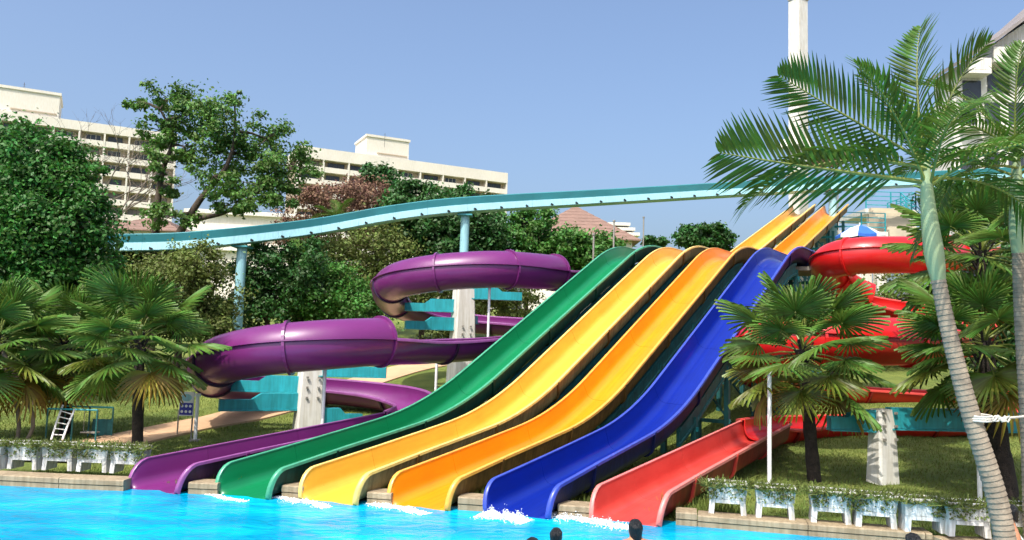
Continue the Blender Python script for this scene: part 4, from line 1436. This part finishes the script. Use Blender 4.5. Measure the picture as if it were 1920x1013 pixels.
feather_palm('leaning feather palm with ringed pale trunk at the right front', [g0, P(1868, 930, YP), P(1815, 760, YP), P(1772, 590, YP), P(1745, 430, YP), P(1734, 305, YP)], .71,
             [(90, .1, .86, 2, .3), (68, -.1, .82, 2, -.5), (108, .35, .8, 2, .7), (126, -.3, .86, 2, -.5), (146, .1, .98, 2, .9), (171, .2, 1.0, 1, .3),
              (173, -.05, 1.24, 2, 1.05), (100, -1.1, .75, 1, 0), (45, .5, .85, 2, 0), (22, -.4, .92, 1, .2), (2, .3, .95, 1, 0), (35, -1.0, .85, 1, 0), (80, 1.0, .85, 0, 0), (150, .9, .85, 0, -.3)], .142, .095, 1.0)
YQ = 12.6
g1 = P(1935, 980, YQ); g1.z = .2
feather_palm('upright feather palm partly cut by the right edge', [g1, P(1928, 800, YQ), P(1915, 600, YQ), P(1908, 420, YQ), P(1905, 290, YQ)], .74,
             [(150, -.1, .8, 1, .1), (170, .2, .85, 1, 0), (185, -.4, .85, 1, .2), (200, .3, .8, 1, 0), (120, .3, .85, 0, -.2), (95, -.2, .8, 2, .3), (60, .2, .8, 0, 0), (30, -.3, .9, 1, 0), (0, .2, .9, 1, 0), (160, -1.4, .8, 1, 0), (20, -1.4, .8, 1, 0), (140, 1.3, .85, 0, 0)], .12, .09, .95)
for lab, px, py, Y, sc in (('small coconut palm among the thicket left of the coils', 560, 500, 37.2, .95), ('small palm poking over the aqua channel', 632, 408, 45, .8)):
    b = gp(px, Y); t = P(px, py, Y)
    feather_palm(lab, [b, b.lerp(t, .5) + Vector((.1, 0, 0)), t], .9,
                 [(20, .4, sc, 1, 0), (60, -.3, sc, 0, 0), (100, .3, sc, 0, 0), (130, -.5, sc, 0, 0), (165, .2, sc, 1, 0), (200, -.4, sc, 1, 0), (-15, -.4, sc, 1, 0), (90, -1.3, sc, 1, 0), (40, 1.2, sc, 0, 0)], .11, .08, .8)

# rope tied round the leaning trunk
rp_c = P(1834, 783, YP)
rope = thing('rope', 'white rope knotted round the ringed palm trunk', 'rope', rp_c)
for k in range(3):
    pts = [rp_c + Vector((math.cos(a) * .165, math.sin(a) * .165, (k - 1) * .03 + .01 * math.sin(a))) for a in np.linspace(0, 2 * math.pi, 25)]
    MB().tube(pts, .014, 6).build('coil', M['rope'], rope, True)
e = P(1990, 768, YP + .6)
s0 = rp_c + Vector((.14, -.1, .0))
MB().tube([s0.lerp(e, t) - Vector((0, 0, .03 * math.sin(t * math.pi))) for t in np.linspace(0, 1, 12)], .018, 6).build('line', M['rope'], rope, True)
kp = [s0 + Vector((.04 * math.cos(a * 2.3) + .05 * t, -.02, .04 * math.sin(a * 3.1))) for t, a in zip(np.linspace(0, 4, 30), np.linspace(0, 12, 30))]
MB().tube(kp, .014, 6).build('knot', M['rope'], rope, True)

# ------------------------------------------------------------------ planters along the kerb
def planter_mesh():
    mb = MB()
    L_, D_, H_ = .66, .42, .27
    zt, z0 = .52, .25
    o = [(-L_ / 2, -D_ / 2), (L_ / 2, -D_ / 2), (L_ / 2, D_ / 2), (-L_ / 2, D_ / 2)]
    k = .9
    r0 = [Vector((x * k, y * k, z0)) for x, y in o]
    r1 = [Vector((x, y, zt)) for x, y in o]
    r2 = [Vector((x * .88, y * .8, zt)) for x, y in o]
    r3 = [Vector((x * .86, y * .78, zt - .06)) for x, y in o]
    mb.rings([r0, r1, r2, r3], caps=True)
    legs = MB()
    for sx in (-1, 1):
        w = .09
        x = sx * (L_ / 2 * k - w / 2 - .005)
        legs2 = [Vector((x + a, b, 0)) for a, b in ((-w / 2 + sx * .02, -D_ * .44), (w / 2 + sx * .02, -D_ * .44), (w / 2 + sx * .02, D_ * .44), (-w / 2 + sx * .02, D_ * .44))]
        legs3 = [Vector((x + a, b, z0 - .003)) for a, b in ((-w / 2, -D_ * .43), (w / 2, -D_ * .43), (w / 2, D_ * .43), (-w / 2, D_ * .43))]
        legs.rings([legs2, legs3], caps=True)
    l1 = MB(); l1.add(legs.v[:8], legs.f[:6]); 
    l2 = MB(); l2.add(legs.v[8:], [tuple(i - 8 for i in f) for f in legs.f[6:]])
    ap = MB().box((0, -D_ * .40, z0 - .035), (L_ * k - .2, .05, .06))
    return mb.data('trough', M['planter']), l1.data('leg', M['planter']), l2.data('leg', M['planter']), ap.data('apron', M['planter'])
PLM = planter_mesh()
def grass_tuft_mesh(n, spread, h, seed, droop=1.0, m='leafolive', ry=.14):
    rng = np.random.default_rng(seed)
    c = np.stack([rng.uniform(-spread, spread, n), rng.normal(0, ry, n), np.zeros(n)], 1)
    d = rng.normal(size=(n, 3)) * np.array([.6, .8, .3]) + np.array([0, -.35 * droop, .6])
    d /= np.linalg.norm(d, axis=1, keepdims=True)
    s = np.cross(d, rng.normal(size=(n, 3))); s /= np.linalg.norm(s, axis=1, keepdims=True)
    hh = h * rng.uniform(.4, 1.2, (n, 1)); w = .012
    v = np.empty((n, 4, 3))
    v[:, 0] = c - s * w; v[:, 1] = c + s * w
    v[:, 2] = c + d * hh + s * w * .3 - np.array([0, 0, .25]) * hh * droop
    v[:, 3] = c + d * hh - s * w * .3 - np.array([0, 0, .25]) * hh * droop
    return v.reshape(-1, 3)
def planter(label, px, base_py, seed, rz=None, z=.2, veg=True):
    p = G(px, base_py, z)
    p.y += .21
    if rz is None:
        rz = math.atan2(yedge(p.x + .5) - yedge(p.x - .5), 1.0)
    root = thing('concrete_planter', label, 'planter', p, 'white concrete planters along the pool', rz)
    link('trough', PLM[0], root, True); link('leg', PLM[1], root, True); link('leg', PLM[2], root, True); link('apron', PLM[3], root, True)
    if veg:
        v = grass_tuft_mesh(620, .40, .2, seed) + np.array([0, -.05, .47])
        # trailing stems over the front
        rng = np.random.default_rng(seed + 100)
        n = 240
        cc = np.stack([rng.choice(rng.uniform(-.36, .36, 4), n) + rng.normal(0, .07, n), -.21 - rng.random(n) * .05, .53 - rng.random(n) ** 1.3 * .27], 1)
        lv = leaf_mesh(cc, np.tile([0, -1.0, .2], (n, 1)), .028, rng)
        o = quads_object('creeper', np.concatenate([v, lv]), M['leafolive'], None)
        o.parent = root
for i, (px, py, lab) in enumerate(((1370, 966, 'white planter nearest the red slide mouth'), (1460, 974, 'second white planter right of the red mouth'), (1565, 983, 'third white planter right of the red mouth'),
                        (1650, 991, 'fourth white planter right of the red mouth'), (1741, 1000, 'fifth white planter right of the red mouth'), (1824, 1009, 'white planter just left of the ringed trunk'))):
    planter(lab, px, py, 20 + i, z=.19)
planter('white planter behind the seated person at the right edge', 1925, 1012, 40, z=.16)
for i, (px, py, lab) in enumerate(((40, 881, 'white planter at the far left of the pool kerb'), (105, 883, 'second white planter from the left edge'), (170, 886, 'third white planter from the left edge'), (233, 889, 'white planter touching the purple slide mouth'), (-26, 880, 'white planter cut by the left picture edge'))):
    planter(lab, px, py, 50 + i, z=.2)

# grass: blades on the near lawn, taller tufts by the kerb
def blades(name, pts, h, seed, w=.01):
    rng = np.random.default_rng(seed)
    n = len(pts)
    d = rng.normal(size=(n, 3)) * .35 + np.array([0, 0, 1.0]); d /= np.linalg.norm(d, axis=1, keepdims=True)
    s = np.cross(d, rng.normal(size=(n, 3))); s /= np.linalg.norm(s, axis=1, keepdims=True)
    hh = h * rng.uniform(.4, 1.3, (n, 1))
    v = np.empty((n, 4, 3))
    v[:, 0] = pts - s * w; v[:, 1] = pts + s * w
    v[:, 2] = pts + d * hh + s * w * .2; v[:, 3] = pts + d * hh - s * w * .2
    o = quads_object(name, v.reshape(-1, 3), M['blade'], None)
    o['kind'] = 'stuff'
    o['label'] = 'short lawn grass' if 'lawn' in name else 'long grass tufts by the kerb'
    o['category'] = 'grass'
    return o
def scatter(n, x0, x1, d0, d1, seed):
    rng = np.random.default_rng(seed)
    x = rng.uniform(x0, x1, n); d = d0 + (d1 - d0) * rng.random(n) ** 1.4
    return np.array([(a, yedge(a) + b, zg(a, yedge(a) + b)) for a, b in zip(x, d)])
wpts = np.array([p[:2] for p in wc])
def off_path(pts):
    dd = np.min(np.linalg.norm(pts[:, None, :2] - wpts[None], axis=2), axis=1)
    return pts[dd > 1.0]
blades('lawn_grass', np.concatenate([off_path(scatter(45000, -16, -2, .7, 14, 1)), scatter(45000, 2.5, 16, .7, 16, 2)]), .07, 3, .009)
tp_ = []
for i in range(5):
    a, b = MOUTH[KEYS[i]].x + 1.35, MOUTH[KEYS[i + 1]].x + .3
    tp_.append(scatter(260 if i > 2 else 120, a, b, .5, 1.3, 30 + i))
tp_.append(scatter(900, MOUTH['red'].x + 1.4, 4.2, .5, 1.6, 39))
blades('kerb_grass', np.concatenate(tp_), .24, 5, .01)

# ------------------------------------------------------------------ small things on the left lawn
sp = on_ground(357, 826)
k = sp.y / F_PX
sg_ = thing('pool_sign', 'blue and white sign board on two posts under the fan palm', 'sign', sp)
zb0, zb1 = P(352, 780, sp.y).z, P(352, 735, sp.y).z
wS = 26 * k
cxs = P(350, 760, sp.y).x
MB().box((cxs, sp.y, (zb0 + zb1) / 2), (wS, .03, zb1 - zb0)).build('board', M['whitem'], sg_)
MB().box((cxs, sp.y - .018, zb0 + (zb1 - zb0) * .29), (wS * .94, .008, (zb1 - zb0) * .5)).build('blue_panel', M['signblue'], sg_)
for i in range(2):
    for j in range(3):
        q = MB(); c = Vector((cxs + (j - 1) * wS * .29, sp.y - .026, zb0 + (zb1 - zb0) * (.18 + .23 * i)))
        q.add([c + Vector((math.cos(a) * wS * .1, 0, math.sin(a) * wS * .1)) for a in np.linspace(0, 2 * math.pi, 13)[:-1]], [tuple(range(12))])
        q.build('pictogram', M['whitem'], sg_)
q = MB(); c = Vector((cxs, sp.y - .02, zb0 + (zb1 - zb0) * .76))
q.add([c + Vector((math.cos(a) * wS * .36, 0, math.sin(a) * wS * .26)) for a in np.linspace(0, 2 * math.pi, 17)[:-1]], [tuple(range(16))])
q.build('emblem', M['aqua'], sg_)
for dx in (wS * .42,):
    MB().tube([(cxs + dx, sp.y + .04, sp.z - .1), (cxs + dx, sp.y + .04, zb1)], .022, 8).build('post', M['shadegrey'], sg_, True)
q = on_ground(332, 818)
MB().tube([(q.x, q.y, q.z - .1), (q.x, q.y, zb0 + .1)], .02, 8).build('post', M['shadegrey'], sg_, True)

# climbing frame with slanted ladder
c0 = gp(145, 20.5)
cf = thing('climbing_frame', 'green pipe climbing frame on the shaded left lawn', 'play frame', c0)
fx = [P(px, 800, 20.5).x for px in (100, 147, 192)]
zt_ = P(147, 766, 20.5).z
for x in fx:
    for y in (20.2, 21.0):
        MB().tube([(x, y, zg(x, y) - .1), (x, y, zt_)], .022, 8).build('post', M['tealdark'], cf, True)
for y in (20.2, 21.0):
    MB().tube([(fx[0], y, zt_), (fx[-1], y, zt_)], .022, 8).build('top_bar', M['teal'], cf, True)
MB().box(((fx[1] + fx[2]) / 2, 21.1, c0.z + .28), (fx[2] - fx[1] - .1, .04, .42)).build('panel', M['tealdark'], cf)
MB().box(((fx[1] + fx[2]) / 2, 20.5, c0.z + .22), (.4, .2, .03)).build('swing_seat', M['shadegrey'], cf)
for dx in (-.17, .17):
    MB().tube([((fx[1] + fx[2]) / 2 + dx, 20.5, c0.z + .22), ((fx[1] + fx[2]) / 2 + dx, 20.5, zt_)], .008, 5).build('chain', M['shadegrey'], cf)
ld = thing('slanted_ladder', 'white slanted ladder leaning on the climbing frame', 'ladder', gp(110, 19.8))
a0, a1 = P(96, 825, 19.6), P(118, 760, 20.3)
b0, b1 = P(117, 825, 19.4), P(140, 768, 20.2)
for a, b in ((a0, a1), (b0, b1)):
    MB().tube([a, a.lerp(b, .5) + Vector((0, -.03, 0)), b], .024, 8).build('rail', M['whitem'], ld, True)
for t in (.15, .32, .49, .66, .83):
    MB().tube([a0.lerp(a1, t), b0.lerp(b1, t)], .014, 6).build('rung', M['whitem'], ld, True)

# picket fence beyond the walkway
f0, f1 = gp(742, 40), gp(862, 40)
fen = thing('picket_fence', 'grey white picket fence beyond the walkway', 'fence', f0)
zt_ = P(800, 660, 40).z
npk = 19
pk = None
for i in range(npk):
    p = f0.lerp(f1, i / (npk - 1))
    h = max(.7, zt_ - p.z + .35)
    mb = MB().box((p.x, p.y, p.z + h / 2 - .1), (.1, .05, h))
    mb.box((p.x, p.y, p.z + h - .07), (.1, .05, .07), taper=.3)
    mb.build('picket', M['white'], fen)
for z in (.2, .6):
    MB().bar(f0 + Vector((0, .06, z)), f1 + Vector((0, .06, z)), .05, .08).build('rail', M['white'], fen)

# ------------------------------------------------------------------ foam where the water leaves the slides
def splash(label, key, n, h, w0, w1, seed, out=.5):
    rng = np.random.default_rng(seed)
    O = MOUTH[key]
    octa = np.array([[1, 0, 0], [-1, 0, 0], [0, 1, 0], [0, -1, 0], [0, 0, 1], [0, 0, -1]], float)
    of = [(0, 2, 4), (2, 1, 4), (1, 3, 4), (3, 0, 4), (2, 0, 5), (1, 2, 5), (3, 1, 5), (0, 3, 5)]
    mb = MB()
    ph = rng.uniform(0, 6, 6)
    def ridge(a):
        env = max(0, math.sin(math.pi * (a - w0) / (w1 - w0))) ** .7
        return env * (.45 + .2 * math.sin(a * 9 + ph[0]) + .2 * math.sin(a * 23 + ph[1]) + .15 * math.sin(a * 41 + ph[2]))
    n *= 3
    for i in range(n):
        a = rng.uniform(w0, w1)
        b = rng.normal(0, out * .4) - .14 + .06 * math.sin(a * 7 + ph[3])
        fall = math.exp(-((b + .14) / out) ** 2 * 5)
        z = rng.random() ** 1.6 * h * ridge(a) * fall * (1.6 if rng.random() < .06 else 1)
        if fall < .35 and rng.random() < .75: continue
        r = rng.uniform(.004, .011) if z > .03 else rng.uniform(.005, .015)
        c = O + VD * a + UD * b + Vector((0, 0, z + .003))
        k = rng.uniform(.6, 1.5, 3) * r
        mb.add([c + Vector(q * k) for q in octa], of)
    o = mb.build('foam_splash', M['foam'], None, True, 180)
    o['kind'] = 'stuff'
    tag(o, label, 'splash')
splash('white churned foam at the blue slide mouth', 'blue', 1200, .28, .05, 1.0, 3, .3)
splash('low white foam at the red slide mouth', 'red', 1000, .15, -.9, .85, 5, .35)
splash('thin foam line along the orange slide mouth', 'orange', 800, .09, -.35, 1.05, 8, .2)
splash('thin foam line along the yellow slide mouth', 'yellow', 700, .07, -.5, .95, 9, .2)
splash('faint foam line at the green slide mouth', 'green', 250, .04, -.1, 1.0, 12, .15)

# ------------------------------------------------------------------ people
def person(label, head_c, pose, face, hairlong=.0, top=None, hunch=0.0):
    """head_c: centre of the head; face: heading the person looks along"""
    H = Vector(head_c)
    fz = Matrix.Rotation(face, 3, 'Z')                   # local +Y is forward
    root = thing('person', label, 'person', (H.x, H.y, H.z - 1.5 if pose == 'stand' else H.z - .72))
    L3 = lambda x, y, z: Vector((x, y, z))
    J = {}
    v, e, rad = [], [], []
    def add(p, r, par=None):
        v.append(H + fz @ L3(p[0], p[1], p[2] + (hunch if p[2] < -.2 else hunch * .4 if p[2] < -.1 else 0))); rad.append(r)
        if par is not None: e.append((par, len(v) - 1))
        return len(v) - 1
    pel = add((0, -.02, -.78) if pose == 'stand' else (0, -.06, -.68), (.15, .11))
    bel = add((0, -.02, -.60), (.14, .10), pel)
    che = add((0, -.02, -.36), (.175, .12), bel)
    nec = add((0, -.015, -.215), (.105 + hunch * .3, .08), che)
    ne2 = add((0, -.005, -.13), (.068, .066), nec)
    jaw = add((0, .02, -.055), (.068, .075), ne2)
    hea = add((0, .0, .03), (.078, .095), jaw)
    crn = add((0, -.01, .085), (.05, .062), hea)
    nos = add((0, .095, -.02), (.016, .016), hea)
    for s in (-1, 1):
        ear = add((s * .08, -.005, .0), (.016, .02), hea)
        sh = add((s * .19, -.02, -.265), (.078, .072), che)
        if pose == 'stand':
            el = add((s * .25, .06, -.50), (.045, .045), sh)
            wr = add((s * .20, .24, -.58), (.032, .03), el)
        else:
            el = add((s * .24, -.04, -.52), (.045, .045), sh)
            wr = add((s * .20, .14, -.62), (.032, .03), el)
        pa = add(tuple(np.array(v[wr] - H)) if False else (s * .19, (.31 if pose == 'stand' else .22), -.60 if pose == 'stand' else -.63), (.036, .022), wr)
        for k in range(4):
            f1 = add((s * (.165 + .018 * k), (.37 if pose == 'stand' else .28), -.60 - .0 if pose == 'stand' else -.64), (.010, .010), pa)
            add((s * (.165 + .018 * k), (.40 if pose == 'stand' else .31) - .008 * abs(k - 1.5), -.625 if pose == 'stand' else -.66), (.008, .008), f1)
        th = add((s * .145, (.31 if pose == 'stand' else .22), -.60 if pose == 'stand' else -.63), (.011, .011), pa)
        add((s * .125, (.34 if pose == 'stand' else .25), -.605 if pose == 'stand' else -.635), (.009, .009), th)
        if pose == 'stand':
            hp = add((s * .09, -.01, -.86), (.085, .085), pel)
            kn = add((s * .10, .02, -1.22), (.058, .058), hp)
            an = add((s * .10, -.01, -1.58), (.038, .04), kn)
            add((s * .10, .13, -1.62), (.038, .028), an)
        else:
            hp = add((s * .10, .05, -.70), (.085, .085), pel)
            kn = add((s * .13, .42, -.50), (.058, .058), hp)
            an = add((s * .12, .46, -.70), (.038, .04), kn)
            add((s * .12, .58, -.72), (.036, .026), an)
    me = bpy.data.meshes.new('body')
    me.from_pydata(v, e, [])
    me.materials.append(M['skin'])
    o = link('body', me, root)
    sk = o.modifiers.new('skin', 'SKIN')
    sk.use_smooth_shade = True
    for i, d in enumerate(o.data.skin_vertices[0].data):
        d.radius = rad[i]
        d.use_root = (i == 0)
    ss = o.modifiers.new('sub', 'SUBSURF'); ss.levels = 2; ss.render_levels = 2
    # hair: cap over crown and back, falling to the nape
    mb = MB()
    nu = 24
    rings = []
    for j in range(14):
        ring = []
        for i in range(nu):
            a = 2 * math.pi * i / nu
            back = max(0, min(1, .62 - .62 * math.sin(a)))
            th = R(20 + 5.6 * min(j, 9) * (1 + .0 * back)) * (.62 + .42 * back) if j < 10 else R(70.4) * (.62 + .42 * back)
            th = min(th * 1.32, R(104))
            p = L3(math.sin(th) * math.cos(a) * .088, math.sin(th) * math.sin(a) * .108 - .008, math.cos(th) * .108 + .024)
            if j >= 10:
                dz = (j - 9) * (.03 + .012 * hairlong) * back ** 1.5
                p.z -= dz
                p.x *= 1 - .35 * dz / .12 * .4
                p.y += .10 * dz
            wob = 1 + .018 * math.sin(a * 5 + j * .5) + .012 * math.sin(a * 13 + j)
            ring.append(H + fz @ (p * wob))
        rings.append(ring)
    top_ = [sum(rings[0], Vector()) / nu + Vector((0, 0, .008))] * nu
    rings = [top_] + rings
    mb.rings(rings)
    mb.build('hair', M['hair'], root, True, 180)
    # swimwear round chest and shoulders
    mb = MB()
    rr = []
    for z, a, b in ((-.37, .178, .135), (-.45, .18, .138), (-.55, .168, .128), (-.66, .172, .13), (-.76, .178, .138)):
        if pose != 'stand' and z < -.67: continue
        rr.append([H + fz @ L3(math.cos(t) * a, math.sin(t) * b - .02, z) for t in np.linspace(0, 2 * math.pi, 21)[:-1]])
    mb.rings(rr)
    mb.build('swimsuit', top or M['swimwear'], root, True)
    for s in (() if hunch else (-1, 1)):
        MB().tube([H + fz @ L3(s * .09, .11, -.37), H + fz @ L3(s * .10, .06, -.245), H + fz @ L3(s * .10, -.06, -.235), H + fz @ L3(s * .09, -.15, -.37)], .014, 6).build('strap', top or M['swimwear'], root, True)
    return root
def swimmer_at(px, py, d): return P(px, py, d)
person('swimmer with wet black hair seen from behind near the red mouth', P(1191, 993, 10.2), 'stand', R(12), .15, hunch=.09)
person('swimmer with short dark hair low in the water before the blue slide', P(1043, 1007, 11.4), 'stand', R(-20))
person('swimmer whose dark head just shows below the right planters', P(1711, 1019, 10.3), 'stand', R(30))
person('swimmer at the bottom edge left of the dark haired heads', P(998, 1026, 11.0), 'stand', R(50))
person('person with dark hair sitting behind the ringed palm trunk', P(1893, 962, 11.9), 'sit', R(70), .3, M['whitem'])
